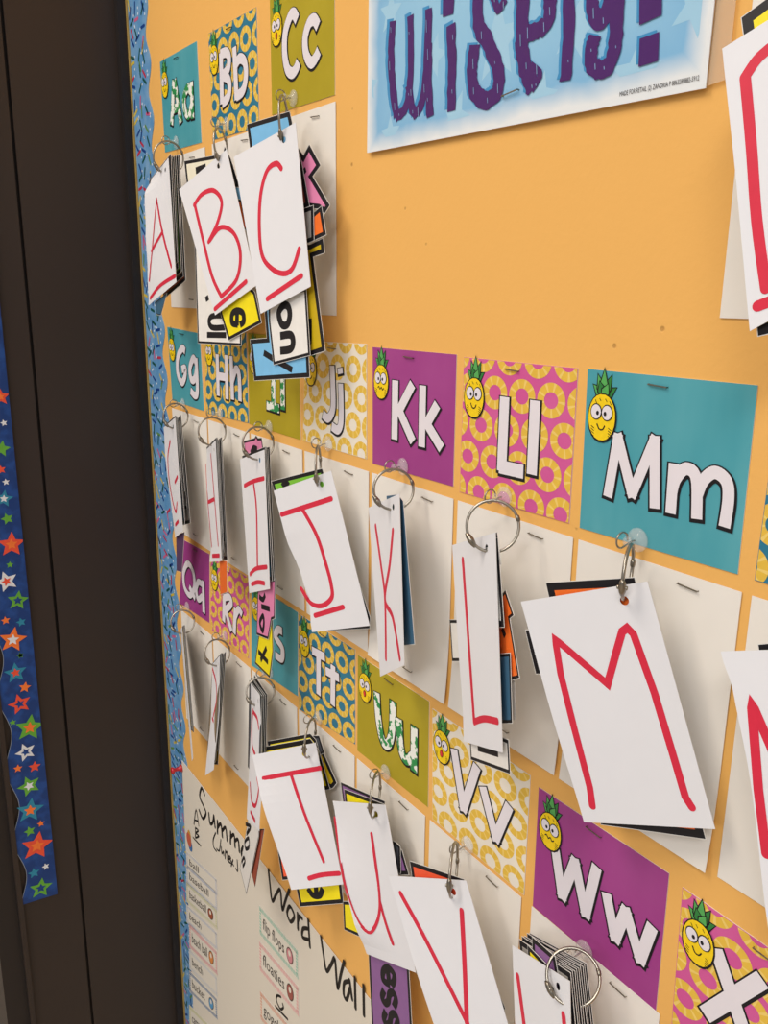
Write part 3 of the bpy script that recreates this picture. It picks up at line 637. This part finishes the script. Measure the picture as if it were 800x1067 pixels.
MK = dict(
 A=[sh(zq([(76, 292), (52, 572)])), zq([(77, 295), (98, 410), (128, 525)]), zq([(60, 470), (98, 405)]), zq([(56, 635), (90, 592), (142, 558)])],
 B=[zq([(210, 312), (240, 440), (270, 560), (302, 630)]), zq([(208, 312), (235, 275), (275, 262), (303, 300), (290, 370), (258, 440)]), zq([(262, 435), (300, 390), (345, 410), (368, 480), (355, 570), (302, 630)]), zq([(280, 673), (388, 578)])],
 C=[zq([(510, 185), (492, 168), (460, 195), (438, 280), (434, 400), (445, 490), (480, 535), (520, 550), (550, 530), (572, 465)]), zq([(462, 638), (580, 558)])],
 D=[zD([(300, 150), (262, 185), (226, 238)]), zD([(226, 238), (245, 450), (262, 680), (290, 890)]), zD([(265, 945), (330, 920)])],
 G=[zI([(97, 280), (84, 370), (90, 490), (110, 620), (130, 692), (137, 640)]), zI([(125, 520), (140, 488)]), zI([(128, 768), (145, 748)])],
 H=[sh(zI([(335, 360), (378, 885)])), zI([(306, 420), (318, 640), (340, 890)]), zI([(322, 635), (355, 618)]), zI([(345, 950), (385, 948)])],
 I=[zI([(532, 540), (580, 515), (645, 497)]), zI([(585, 528), (602, 680), (608, 1015)]), zI([(565, 1058), (600, 1025), (662, 1015)]), Zm(160, 550, 3.636)([(372, 214), (395, 206), (420, 210)])],
 J=[z4([(478, 687), (650, 632)]), z4([(550, 668), (600, 760), (635, 870), (650, 930), (652, 975), (620, 1003), (580, 995), (547, 945)]), z7([(612, 332), (718, 300)])],
 K=[zL([(65, 208), (82, 330), (95, 440), (98, 628)]), zL([(120, 222), (110, 330), (95, 440), (120, 500), (142, 628)])],
 L=[zL([(342, 315), (355, 500), (378, 830)]), zL([(378, 830), (410, 820), (452, 828)])],
 M=[sh(zM([(258, 888), (250, 830), (200, 640), (160, 480), (143, 372), (305, 512), (330, 420), (350, 350), (366, 338), (385, 358), (450, 540), (510, 740), (545, 860), (565, 892)]))],
 N=[sh(zN([(262, 880), (240, 700), (221, 458), (300, 640), (330, 700)]))],
 R=[zR([(345, 600), (365, 680), (368, 780), (350, 875)]), zR([(344, 890), (350, 906)])],
 S=[zS([(212, 0), (205, 90), (208, 180), (222, 222)]), zS([(212, 8), (232, 40), (240, 90)]), zS([(232, 345), (240, 400), (225, 480), (205, 460), (197, 370)]), zS([(200, 515), (222, 560)])],
 T=[zt([(125, 477), (225, 458), (342, 437)]), zt([(230, 462), (280, 610), (352, 790)]), zt([(298, 855), (345, 842), (412, 836)])],
 U=[zv([(30, 310), (60, 520), (105, 655), (150, 702), (180, 650), (182, 560), (157, 365)]), zv([(186, 600), (205, 670), (230, 742)])],
 V=[zv([(258, 570), (350, 740), (490, 1020)]), zv([(470, 630), (480, 820), (488, 1020)])],
 W=[zW([(97, 335), (112, 450), (130, 585)]), zW([(335, 538), (345, 640)])],
 Q=[],
)
FRONT = {}
SUB = dict(M='swinging free in front of the lower teal card', D='')
def front_label(k):
    d = dict(D='white hanging card cut by the top right edge, part of a red letter showing', N='white hanging card cut by the right edge, with part of a red letter N',
             Q='thin white letter card hanging edge on beside the sprinkle border, lowest ring on the left', W='white hanging card at the bottom edge, tops of two red strokes showing')
    return d.get(k, f'white hanging card with a handwritten red letter {k}')
def front(k):
    c = [at(*p) for p in FR[k]]; L, R = EC.get(k, ([], []))
    n = (c[1]-c[0]).cross(c[3]-c[0]).normalized()
    if n.dot(C_POS-c[0]) < 0: n = -n
    def P(u, v):
        p = bil(c, u, v); a, b, dpt = proj(p)
        dx = interp(L, v)*(1-u)**2 + interp(R, v)*u**2
        dd = 1-abs(dx)*.0009
        d = ray(a+dx, b); return C_POS+d*dpt*dd
    hu, hv = HOLE; du, dv = .045, .027
    us = sorted(set([i/10 for i in range(11) if abs(i/10-hu) > du*1.4]+[hu-du, hu, hu+du])); vs = sorted(set([i/16 for i in range(17) if abs(i/16-hv) > dv*1.4]+[hv-dv, hv, hv+dv]))
    mb = MB(); t = -n*.0003; nu = len(us)
    top = len(us)*len(vs)
    for v in vs:
        for u in us: mb.v.append(P(u, v))
    mb.v += [p+t for p in mb.v[:top]]
    iu, iv = us.index(hu), vs.index(hv); I = lambda i, j: j*nu+i
    for j in range(len(vs)-1):
        for i in range(nu-1):
            if iu-1 <= i <= iu and iv-1 <= j <= iv: continue
            f = (I(i, j), I(i, j+1), I(i+1, j+1), I(i+1, j)); mb.face(f, WHITE); mb.face([x+top for x in reversed(f)], BACK)
    ring8 = [(iu-1, iv-1), (iu, iv-1), (iu+1, iv-1), (iu+1, iv), (iu+1, iv+1), (iu, iv+1), (iu-1, iv+1), (iu-1, iv)]
    hb = len(mb.v); N = 16
    for off in (Vector(), t):
        for q in range(N):
            a = -3*math.pi/4+2*math.pi*q/N; mb.v.append(P(hu+.032*math.cos(a), hv+.0192*math.sin(a))+off)
    for q in range(8):
        a, b = I(*ring8[q]), I(*ring8[(q+1) % 8]); r0, r1, r2 = hb+2*q, hb+2*q+1, hb+(2*q+2) % N
        mb.face((a, r0, r1), WHITE); mb.face((a, r1, r2, b), WHITE)
        mb.face((a+top, b+top, r2+N, r1+N), BACK); mb.face((a+top, r1+N, r0+N), BACK)
    for q in range(N): mb.face((hb+q, hb+N+q, hb+N+(q+1) % N, hb+(q+1) % N), BACK)
    nv = len(vs)
    bd = [I(i, 0) for i in range(nu)]+[I(nu-1, j) for j in range(1, nv)]+[I(i, nv-1) for i in range(nu-2, -1, -1)]+[I(0, j) for j in range(nv-2, 0, -1)]
    for a, b in zip(bd, bd[1:]+bd[:1]): mb.face((a, b, b+top, a+top), BACK)
    th = thing('letter_card', bil(c, .5, 1), front_label(k), 'letter card', 'white letter cards hanging on rings')
    o = mb.build('card_paper', th, smooth=False)
    bv = BVHTree.FromPolygons(mb.v, mb.f)
    m2 = MB()
    for i, s in enumerate(MK.get(k, [])):
        shp = s[0] == '/'; pts = s[1:] if shp else smoothpts(s, 8)
        if shp and len(pts) > 2 or len(pts) == 2:
            dn = []
            for a, b in zip(pts, pts[1:]):
                m_ = max(1, int(math.hypot(a[0]-b[0], a[1]-b[1])/6)); dn += [tuple(x+(y-x)*q/m_ for x, y in zip(a, b)) for q in range(m_)]
            pts = dn+[pts[-1]]
        run = []
        for a, b in pts:
            d = ray(a, b).normalized(); h = bv.ray_cast(C_POS, d)
            if h[0] is None:
                dn_ = d.dot(n); h = (C_POS+d*((c[0]-C_POS).dot(n)/dn_), n)
                if (h[0]-c[0]).length > .2: continue
            run.append(h[0]+n*(.00012+i*.00003))
        if len(run) > 1: m2.ribbon(run, n, .0042, RED, cap=True)
    if m2.v: m2.build('marker_letter', th)
    FRONT[k] = (c, n, P)
for k in FR: front(k)

# ------------------------------------------------------------------ word cards behind the letter cards
def inset2(pts, w_):                                # mitred inset of a 2-D polygon
    A = sum(a[0]*b[1]-b[0]*a[1] for a, b in zip(pts, pts[1:]+pts[:1])); sg = 1 if A > 0 else -1; out = []
    for i in range(len(pts)):
        p0, p1, p2 = [Vector(p) for p in (pts[i-1], pts[i], pts[(i+1) % len(pts)])]
        d0, d1 = (p1-p0).normalized(), (p2-p1).normalized()
        n0, n1 = Vector((-d0.y, d0.x))*sg, Vector((-d1.y, d1.x))*sg; q = n0+n1
        q = n0 if q.length < .2 else q.normalized(); k = w_/max(.5, q.dot(n0)); p = p1+q*k; out.append((p.x, p.y))
    return out
def word_card_world(P3, n, hue, label, group, border=.0035, text=(), tw=.006):
    """P3 coplanar world polygon; n faces the viewer; a printed card with a thick black outline"""
    o = P3[0]; u = (P3[1]-P3[0]).normalized(); v = n.cross(u)
    to2 = lambda p: ((p-o).dot(u), (p-o).dot(v)); to3 = lambda p: o+u*p[0]+v*p[1]
    p2 = [to2(p) for p in P3]
    ctr = sum(P3, Vector())/len(P3)
    low = min(P3, key=lambda p: p.z)
    th = thing('word_card', low, label, 'word card', group)
    mb = MB(); rim = inset2(p2, -.00035)
    mb.prism([to3(p) for p in rim], -n*.00025, BACK)
    f = n*.00004
    mb.poly([to3(p)+f for p in p2], BLACK)
    if border >= 0: mb.poly([to3(p)+f*2.2 for p in (inset2(p2, border) if border else p2)], mat('print_'+hue, HUE[hue], .45, noise=.04, scale=120))
    mb.build('card_paper', th)
    if text:
        mb = MB()
        for i, s in enumerate(text):
            Q = []
            for a, b in smoothpts(s):
                d = ray(a, b); Q.append(C_POS+d*((o-C_POS).dot(n)/d.dot(n))+f*(4+i))
            mb.ribbon(Q, n, tw, BLACK, ext=tw*.2)
        mb.build('lettering', th)
    return th
def wc(k, gap, poly, hue, label, **kw):              # on a plane parallel to front card k, gap millimetres behind it
    c, n, P = FRONT[k]; o = c[1]+n*(min(0, (c[2]-c[1]).dot(n))*(1 if k in 'TUVMBCJ' else .5)-gap*.001)
    pts = []
    for a, b in poly:
        d = ray(a, b); pts.append(C_POS+d*((o-C_POS).dot(n)/d.dot(n)))
    return word_card_world(pts, n, hue, label, f'word cards on the ring behind letter {k}', **kw)
YW = {q: (lambda y: 0.0) for q in 'GHQRSIA'}
DYS = dict(G=.75, H=.7, I=.75, A=.9, Q=.7, R=.8, S=.9)
def fan(k, cards, label, group=None, border=.0035, yaw0=0.0):
    """full cards of the stack: (dy mm toward the wall, yaw deg, roll deg, width, height, hue)"""
    c, n, P = FRONT[k]; hole = bil(c, *HOLE)
    U = (c[1]-c[0]).normalized(); V = (c[3]-c[0])+(c[2]-c[1]); V = (V-U*V.dot(U)*(0 if k in 'RQS' else 1)).normalized()
    for dy, yaw, roll, ww, hh, hue in cards:
        yaw = YW.get(k, lambda y: y)(yaw)
        dy *= DYS.get(k, 1)
        M1 = Matrix.Rotation(math.radians(roll), 3, n); M2 = Matrix.Rotation(math.radians(yaw), 3, 'Z')
        R_ = M2 @ M1; u, v, nn = R_@U, R_@V, M2@n
        o = hole+Vector((0, dy*.001, 0))
        x0, x1, y0, y1 = -ww*.80, ww*.20, -hh*.085, hh*.915
        word_card_world([o+u*x0+v*y0, o+u*x0+v*y1, o+u*x1+v*y1, o+u*x1+v*y0], nn, hue, label, group or f'word cards on the ring behind letter {k}', border=border)
za3 = Zm(150, 90, 6.667); zc3 = Zm(240, 90, 6.667); zb4 = Zm(150, 240, 4)
# C
wc('C', 3.2, zc3([(115, 265), (410, 175), (425, 240), (500, 800), (200, 900)]), 'blue', 'light blue word card whose top edge shows above the hanging letter C')
wc('C', 5.8, zc3([(440, 480), (470, 430), (508, 482), (548, 405), (625, 548), (570, 625), (690, 825), (655, 882), (610, 850), (520, 840), (400, 800)]), 'pink', 'pink step shaped word card right of the hanging letter C', text=[zc3([(508, 585), (512, 600)])])
wc('C', 4.6, zc3([(400, 500), (478, 470), (500, 560), (548, 832), (500, 850), (400, 850)]), 'rust', 'rust brown word card just behind the right edge of letter C')
wc('C', 5.2, zc3([(540, 900), (580, 878), (632, 832), (665, 1030), (585, 1067), (500, 1080)]), 'orange', 'bright orange word card right of the hanging letter C, below the pink one', border=.003)
wc('C', 4.2, zc3([(430, 880), (575, 828), (580, 1070), (500, 1100), (430, 1100)]), 'grey', 'grey white word card beside the orange one at letter C', border=.003)
wc('C', 6.4, zq([(520, 460), (610, 450), (655, 428), (660, 478), (620, 492), (662, 818), (600, 838), (520, 840)]), 'olive', 'dark yellow word card right of and below the hanging letter C', text=[zq([(608, 712), (608, 790)])])
wc('C', 5.0, zb4([(500, 300), (512, 450), (442, 456), (460, 626), (690, 612), (684, 480), (660, 300)]), 'blue', 'light blue word card at the bottom of the letter C stack, with a black stroke', text=[zb4([(502, 512), (555, 545), (615, 580)])], tw=.005)
wc('C', 3.4, zb4([(519, 300), (520, 380), (540, 560), (692, 520), (675, 240)]), 'white', 'white word card with sideways black letters on, below the hanging letter C', border=.0022, tw=.0062, text=[zb4([(583, 312), (562, 345), (575, 392), (598, 392), (608, 355), (602, 320), (583, 312)]), zb4([(572, 440), (612, 436), (622, 468), (610, 495), (572, 502)])])
# B
wc('B', 4.0, zb4([(212, 60), (225, 470), (405, 480), (405, 60)]), 'white', 'white word card with sideways black letters, below the hanging letter B', border=.002, tw=.0055, text=[zb4([(335, 355), (285, 358), (272, 380), (285, 405), (335, 405)]), zb4([(266, 436), (340, 437)]), zb4([(262, 278), (265, 290)])])
wc('B', 2.2, zb4([(318, 345), (353, 458), (489, 385), (462, 258), (400, 200), (330, 250)]), 'yellow', 'yellow word card with a sideways black letter e below the hanging letter B', border=.0028, tw=.006, text=[zb4([(388, 352), (388, 392)]), zb4([(388, 392), (368, 385), (368, 350), (388, 335), (412, 345), (416, 378), (403, 392)])])
wc('B', 3.0, za3([(280, 520), (505, 478), (560, 700), (300, 700)]), 'cream', 'cream word card with black outline above the hanging letter B', border=.003, text=[za3([(365, 585), (425, 562)])])
wc('B', 2.6, za3([(560, 420), (600, 500), (665, 700), (500, 700)]), 'dark', 'dark outlined word card between the hanging letters B and C', border=.003)
wc('B', 3.6, za3([(600, 690), (660, 700), (690, 800), (600, 800)]), 'blue', 'sliver of a pale blue word card between letters B and C', border=.0)
wc('B', 3.3, za3([(640, 780), (675, 790), (718, 1005), (600, 900)]), 'orange', 'sliver of an orange word card between letters B and C', border=.0015)
# A
fan('A', [(1.5, 6, 0, .074, .120, 'dark'), (3.5, 12, 1, .07, .105, 'pink'), (5.5, 16, -1, .07, .11, 'dark'), (7.5, 22, 1, .07, .115, 'green'), (9.5, 26, 0, .076, .12, 'tan'), (11.5, 30, 1, .072, .125, 'brown')], 'dark outlined word card seen edge on behind the hanging letter A')
wc('A', 3.0, zb4([(45, 300), (95, 262), (70, 355), (52, 350)]), 'steel', 'dark blue word card tip below the hanging letter A', border=.001)
# G H I K L Q R S
fan('G', [(1.5, 3, 0, .074, .118, 'steel'), (3.0, 6, -1, .074, .112, 'dark'), (5, 9, 2, .07, .08, 'grey'), (7.5, 12, -2, .074, .10, 'white'), (9.5, 14, 1, .07, .118, 'grey')], 'grey and white word card seen edge on behind the hanging letter G')
wc('G', 2.5, zI([(132, 830), (180, 812), (165, 1045), (135, 1035)]), 'violet', 'purple word card tip below the hanging letter G', border=.0)
fan('H', [(1.5, 2, 0, .074, .118, 'tan'), (3.0, 4, 1, .074, .112, 'dark'), (5, 6, -1, .07, .09, 'grey'), (7.5, 8, -3, .074, .10, 'dark'), (9, 9, -2, .074, .12, 'white')], 'dark edged word card seen edge on behind the hanging letter H')
wc('H', 3.5, zR([(386, -30), (428, -30), (430, 150), (390, 165)]), 'orange', 'orange brown word card tip hanging over the Rr card', border=.0)
fan('I', [(1.5, 4, 0, .074, .118, 'blue'), (3.0, 8, 1, .074, .118, 'pink'), (5, 12, -1, .07, .095, 'violet'), (7, 14, -2, .074, .12, 'tan')], 'coloured word card seen edge on behind the hanging letter I')
wc('I', 1.2, zI([(528, 278), (590, 262), (600, 245), (610, 262), (632, 260), (642, 330), (640, 400), (540, 400)]), 'pink', 'pink word card top seen through the ring of letter I', border=.0022, text=[zI([(570, 345), (585, 318), (605, 325)]), zI([(580, 335), (600, 345)])], tw=.005)
wc('I', 2.0, zR([(610, 100), (640, 80), (712, 75), (708, 305), (690, 312), (670, 427), (602, 400)]), 'pink', 'pink word card with sideways black letters below the hanging letter I', border=.0022, tw=.005, text=[zR([(632, 235), (678, 250)]), zR([(640, 290), (622, 330), (638, 378), (646, 330), (640, 290)]), zR([(620, 180), (640, 195), (652, 170)])])
wc('I', 3.2, zR([(615, 400), (625, 300), (695, 300), (700, 500), (680, 655), (592, 568)]), 'yellow', 'yellow word card with a black letter t below the pink one', border=.0022, tw=.005, text=[zR([(615, 500), (668, 560)]), zR([(660, 480), (628, 548)])])
wc('K', 2.5, zL([(100, 112), (135, 108), (152, 130), (188, 582), (110, 590)]), 'steel', 'dark blue word card behind the hanging letter K', border=.0)
wc('L', 1.5, zL([(400, 255), (450, 228), (462, 330), (420, 330)]), 'dark', 'black edged word card at the top of the letter L stack', border=.002)
fan('L', [(1.5, 0, 0, .0745, .05, 'white')], 'white word card seen edge on behind the hanging letter L')
zl2 = Zm(460, 500, 3.336)
wc('L', 4.5, zl2([(150, 430), (205, 402), (222, 385), (250, 470), (236, 482), (270, 688), (243, 695), (150, 690)]), 'orange', 'orange step shaped word card right of the hanging letter L', border=.0017, text=[zl2([(208, 455), (214, 475)]), zl2([(213, 520), (220, 540)])], tw=.004)
wc('L', 3.2, zl2([(150, 610), (238, 603), (245, 845), (150, 845)]), 'steel', 'dark blue word card right of the hanging letter L', border=.0017)
wc('L', 6.2, zl2([(160, 700), (252, 698), (256, 832), (160, 832)]), 'white', 'white card edge beyond the dark blue card at letter L', border=.0)
wc('L', 2.2, zl2([(98, 908), (170, 880), (232, 905), (238, 1022), (102, 972)]), 'white', 'white word card with a black block below the hanging letter L', border=.002, text=[zl2([(128, 930), (195, 950)])], tw=.0045)
wc('L', 5.2, zl2([(28, 487), (90, 487), (100, 630), (37, 630)]), 'white', 'white word card left of the hanging letter L', border=.002)
fan('Q', [(1.5, 2, 0, .074, .12, 'olive'), (3, 4, 1, .074, .122, 'tan'), (4.5, 5, -1, .074, .125, 'olive')], 'olive brown word card seen edge on, on the lowest left ring')
fan('R', [(1.5, 4, 0, .074, .12, 'tan'), (3.5, 8, -2, .074, .125, 'grey'), (5.5, 11, -1, .074, .11, 'tan'), (7.5, 14, -3, .074, .13, 'olive')], 'grey brown word card seen edge on behind the hanging letter R')
fan('S', [(1.5, 4, 0, .074, .09, 'dark'), (3.5, 8, -2, .074, .095, 'grey'), (5.5, 11, -1, .074, .09, 'dark'), (7.5, 14, -3, .074, .10, 'tan')], 'dark edged word card seen edge on behind the hanging letter S')
wc('S', 2.0, zS([(188, 540), (242, 500), (240, 640), (178, 930), (145, 800)]), 'white', 'white word strip with black letters hanging over the chart title', border=.0012, tw=.004, text=[zS([(175, 575), (200, 590), (180, 625), (190, 600)]), zS([(172, 665), (190, 648), (192, 690), (175, 700), (172, 665)]), zS([(160, 790), (172, 765), (165, 745), (155, 770)])])
wc('S', 4.0, zS([(225, 605), (268, 600), (222, 895), (202, 815)]), 'rust', 'rust red word strip beside the white strip over the chart', border=.0012)
# J
wc('J', 1.8, z4([(443, 572), (618, 528), (785, 1045), (783, 1082), (640, 1090), (560, 900), (480, 700)]), 'green', 'green word card showing above and below the hanging letter J', border=.003, text=[z4([(484, 588), (492, 576), (500, 584)])])
# M
wc('M', 2.2, zM([(115, 200), (387, 184), (607, 990), (285, 945)]), 'orange', 'orange word card with black border behind the hanging letter M', border=.0042)
wc('M', 3.6, zM([(52, 346), (300, 330), (340, 470), (84, 480)]), 'orange', 'orange word card tip left of the hanging letter M', border=.004)
# N, D
wc('N', 2.0, [(790, 672), (960, 655), (990, 900), (830, 900)], 'yellow', 'black bordered word card at the right edge behind letter N', border=.004)
wc('D', 2.0, zD([(215, 55), (330, -30), (420, 300), (260, 400)]), 'yellow', 'pale yellow word card above the card cut by the top right edge', border=.004)
wc('D', 3.0, zD([(266, 1037), (330, 1022), (330, 800), (250, 800)]), 'yellow', 'bright yellow word card tip below the card cut by the top right edge', border=.004)
# T
wc('T', 3.2, zS([(285, 158), (500, 120), (528, 150), (600, 400), (330, 420)]), 'yellow', 'yellow word card, topmost edge above the hanging letter T', border=.0032)
wc('T', 1.8, zS([(248, 190), (500, 145), (540, 200), (560, 500), (330, 420)]), 'yellow', 'yellow word card with thick black edge just behind letter T', border=.0042)
wc('T', 4.4, zS([(500, 200), (552, 180), (634, 368), (612, 395), (500, 350)]), 'olive', 'dark yellow word card tip right of the hanging letter T', border=.0035)
wc('T', 3.8, zS([(500, 130), (545, 130), (572, 215), (520, 240)]), 'dark', 'black word card corner beside the ring of letter T', border=.002)
wc('T', 4.8, zS([(314, 575), (420, 560), (440, 700), (338, 682)]), 'dark', 'black edged word card left of the hanging letter T', border=.003)
wc('T', 4.0, zS([(332, 682), (420, 680), (440, 850), (360, 858)]), 'redor', 'orange red word card at the lower left of letter T', border=.003)
wc('T', 2.6, zS([(432, 905), (450, 992), (668, 975), (655, 860), (430, 880)]), 'yellow', 'yellow word card with a black letter below the hanging letter T', border=.0035, tw=.006, text=[zS([(492, 905), (515, 935), (548, 935), (562, 905)]), zS([(530, 895), (532, 935)])])
# U
wc('U', 3.4, zv([(50, 184), (202, 250), (230, 500), (90, 500)]), 'purple', 'purple word card, topmost behind the hanging letter U', border=.0022)
wc('U', 2.0, zv([(62, 208), (205, 262), (230, 500), (90, 500)]), 'yellow', 'yellow word card behind the top of the hanging letter U', border=.003)
wc('U', 3.0, zv([(180, 370), (240, 392), (256, 408), (258, 500), (190, 500)]), 'dark', 'dark word card step nearest the right edge of letter U', border=.002)
wc('U', 3.9, zv([(200, 400), (262, 420), (286, 505), (210, 505)]), 'purple', 'purple word card tip right of the hanging letter U', border=.003)
wc('U', 1.6, zv([(58, 598), (140, 600), (180, 740), (108, 716), (62, 695)]), 'yellow', 'yellow word card tip at the lower left of letter U', border=.0026)
wc('U', 2.6, zv([(143, 700), (280, 720), (305, 1180), (165, 1180)]), 'purple', 'long purple word card with sideways black letters ess below letter U', border=.0028, tw=.0062, text=[
   zv([(213, 832), (218, 880)]), zv([(218, 885), (198, 870), (198, 840), (215, 828), (234, 848), (236, 870), (228, 888)]),
   zv([(200, 908), (194, 930), (203, 950), (215, 945), (220, 918), (234, 915), (242, 938), (236, 962)]), zv([(206, 982), (200, 1004), (209, 1024), (221, 1019), (226, 992), (240, 989), (248, 1012), (242, 1036)])])
# V
wc('V', 2.0, zv([(290, 458), (478, 522), (560, 900), (340, 800)]), 'redor', 'orange red word card above the hanging letter V', border=.003)
wc('V', 3.0, zv([(500, 780), (545, 790), (620, 970), (560, 1000)]), 'dark', 'black edged word card right of the hanging letter V', border=.003)
# W
wc('W', 1.2, zW([(148, 175), (250, 280), (360, 700), (180, 700)]), 'yellow', 'yellow word card just behind the bottom hanging card', border=.0025)
wc('W', 2.2, zW([(172, 132), (290, 235), (370, 700), (190, 700)]), 'purple', 'purple word card in the thick stack at the bottom', border=.0028)
fan('W', [(2.4+1.5*i, -2+.45*i, (0, 1.5, -1, .6)[i % 4], .058, .12, ('grey', 'dark', 'white', 'tan')[i % 4]) for i in range(9)], 'black edged word card in the thick fanned stack at the bottom', border=.003)

# ------------------------------------------------------------------ clear hooks and binder rings
HK = dict(A=(185, 148.5), B=(237.7, 129.7), C=(307.5, 102.8), G=(192, 420.7), H=(231, 430.5), I=(282, 444.7), J=(343.5, 462), K=(421.6, 486), L=(527.8, 517), M=(666.7, 562), Q=(196.5, 631.9), R=(235.7, 662), S=(283, 700), T=(333.5, 747.4), U=(403.6, 803.8), V=(488.5, 880), W=(611, 989))
RG = dict(  # centre px, rx, ry, tilt deg, depth
 A=(175.5, 164.5, 15, 16, 0, .22), B=(230, 152, 6.5, 17, -8, .2), C=(295.5, 126, 4.5, 24, -3, .24), G=(183, 433.5, 12.5, 13, 0, .2), H=(221, 449.5, 14, 14.5, 0, .2), I=(269, 462, 16, 17, 0, .2), J=(331.5, 486, 2.5, 21.5, 0, .2),
 K=(410, 510, 20.6, 21.2, 0, .24), L=(513.3, 548.2, 27.5, 27, 0, .28), M=(654, 596, 4, 29, 3, .23), Q=(190.3, 648, 12, 12, 0, .2), R=(226.3, 680, 12.8, 13.5, 0, .2), S=(271.3, 721, 15.5, 14.5, 0, .2), T=(323, 769, 5, 20, 10, .2), U=(391, 828, 4.5, 23, 6, .22), V=(472.5, 906, 3.5, 27, 3, .28), W=(597, 1018, 27, 27, 0, .3))
def hook(k):
    p = at(*HK[k]); th = thing('wall_hook', p, f'small clear plastic hook holding the ring of the {k}{k.lower()} letter card', 'hook', 'clear plastic hooks on the board')
    mb = MB(); mb.lathe(p+Vector((0, -.0008, 0)), NW, [(.0052, 0), (.0064, .0006), (.0064, .0016), (.005, .0024), (.0022, .0034), (.0018, .0075), (.003, .0085), (.0026, .0095)], CLEAR, 24); mb.build('clear_disc', th, smooth=True)
    c = p+Vector((0, -.006, 0)); pts = [c+Vector((0, .002, 0)), c]
    for a in range(-90, 200, 20):
        t = math.radians(a); pts.append(c+Vector((-.0015, -.006-.0042*math.cos(t), .001+.0042*math.sin(t))))
    mb = MB(); mb.tube(pts, .0005, STEEL, 8); mb.build('wire_hook', th, smooth=True)
def bring(k):
    cx, cy, rx, ry, tilt, dep = RG[k]; c0 = at(cx, cy, -dep); dist = proj(c0)[2]; r = ry*dist/FPX
    vd = (c0-C_POS).normalized(); up = (Vector((0, 0, 1))-vd*vd.z).normalized(); rt = vd.cross(up)
    ti = math.radians(tilt); a1 = up*math.cos(ti)+rt*math.sin(ti); a2p = rt*math.cos(ti)-up*math.sin(ti)
    cs = min(1, rx/ry); a2 = a2p*cs+vd*math.sqrt(max(0, 1-cs*cs))
    th = thing('binder_ring', c0-a1*r, f'metal binder ring of the {k}{k.lower()} letter stack', 'ring', 'metal binder rings')
    th['label'] = f'nickel binder ring through the hanging stack of letter {k}'
    R = .00095; gap = math.radians(10); h0 = math.radians(215)
    mb = MB(); N = 56
    pts = [c0+(a2*math.cos(h0+gap+(2*math.pi-2*gap)*i/N)+a1*math.sin(h0+gap+(2*math.pi-2*gap)*i/N))*r for i in range(N+1)]
    mb.tube(pts, R, STEEL, 8); mb.build('ring_wire', th, smooth=True)
    mb = MB(); hc = c0+(a2*math.cos(h0)+a1*math.sin(h0))*r; nn = a1.cross(a2).normalized(); tg = (-a2*math.sin(h0)+a1*math.cos(h0))
    L = 2*gap*r*.75+.001
    mb.tube([hc-tg*L, hc-tg*L*.55, hc, hc+tg*L*.55, hc+tg*L], [.0009, .0017, .0021, .0017, .0009], STEELD, 10)
    mb.lathe(hc-nn*.0026, nn, [(.0009, 0), (.0011, .0004), (.0011, .0048), (.0009, .0052)], STEEL, 10); mb.build('hinge', th, smooth=True)
    mb = MB(); h1 = math.radians(20); kc = c0+(a2*math.cos(h1)+a1*math.sin(h1))*r; t1 = (-a2*math.sin(h1)+a1*math.cos(h1))
    mb.tube([kc-t1*.002, kc-t1*.001, kc+t1*.001, kc+t1*.002], [.001, .00135, .00135, .001], STEELD, 8); mb.build('clasp', th, smooth=True)
for k in HK: hook(k); bring(k)
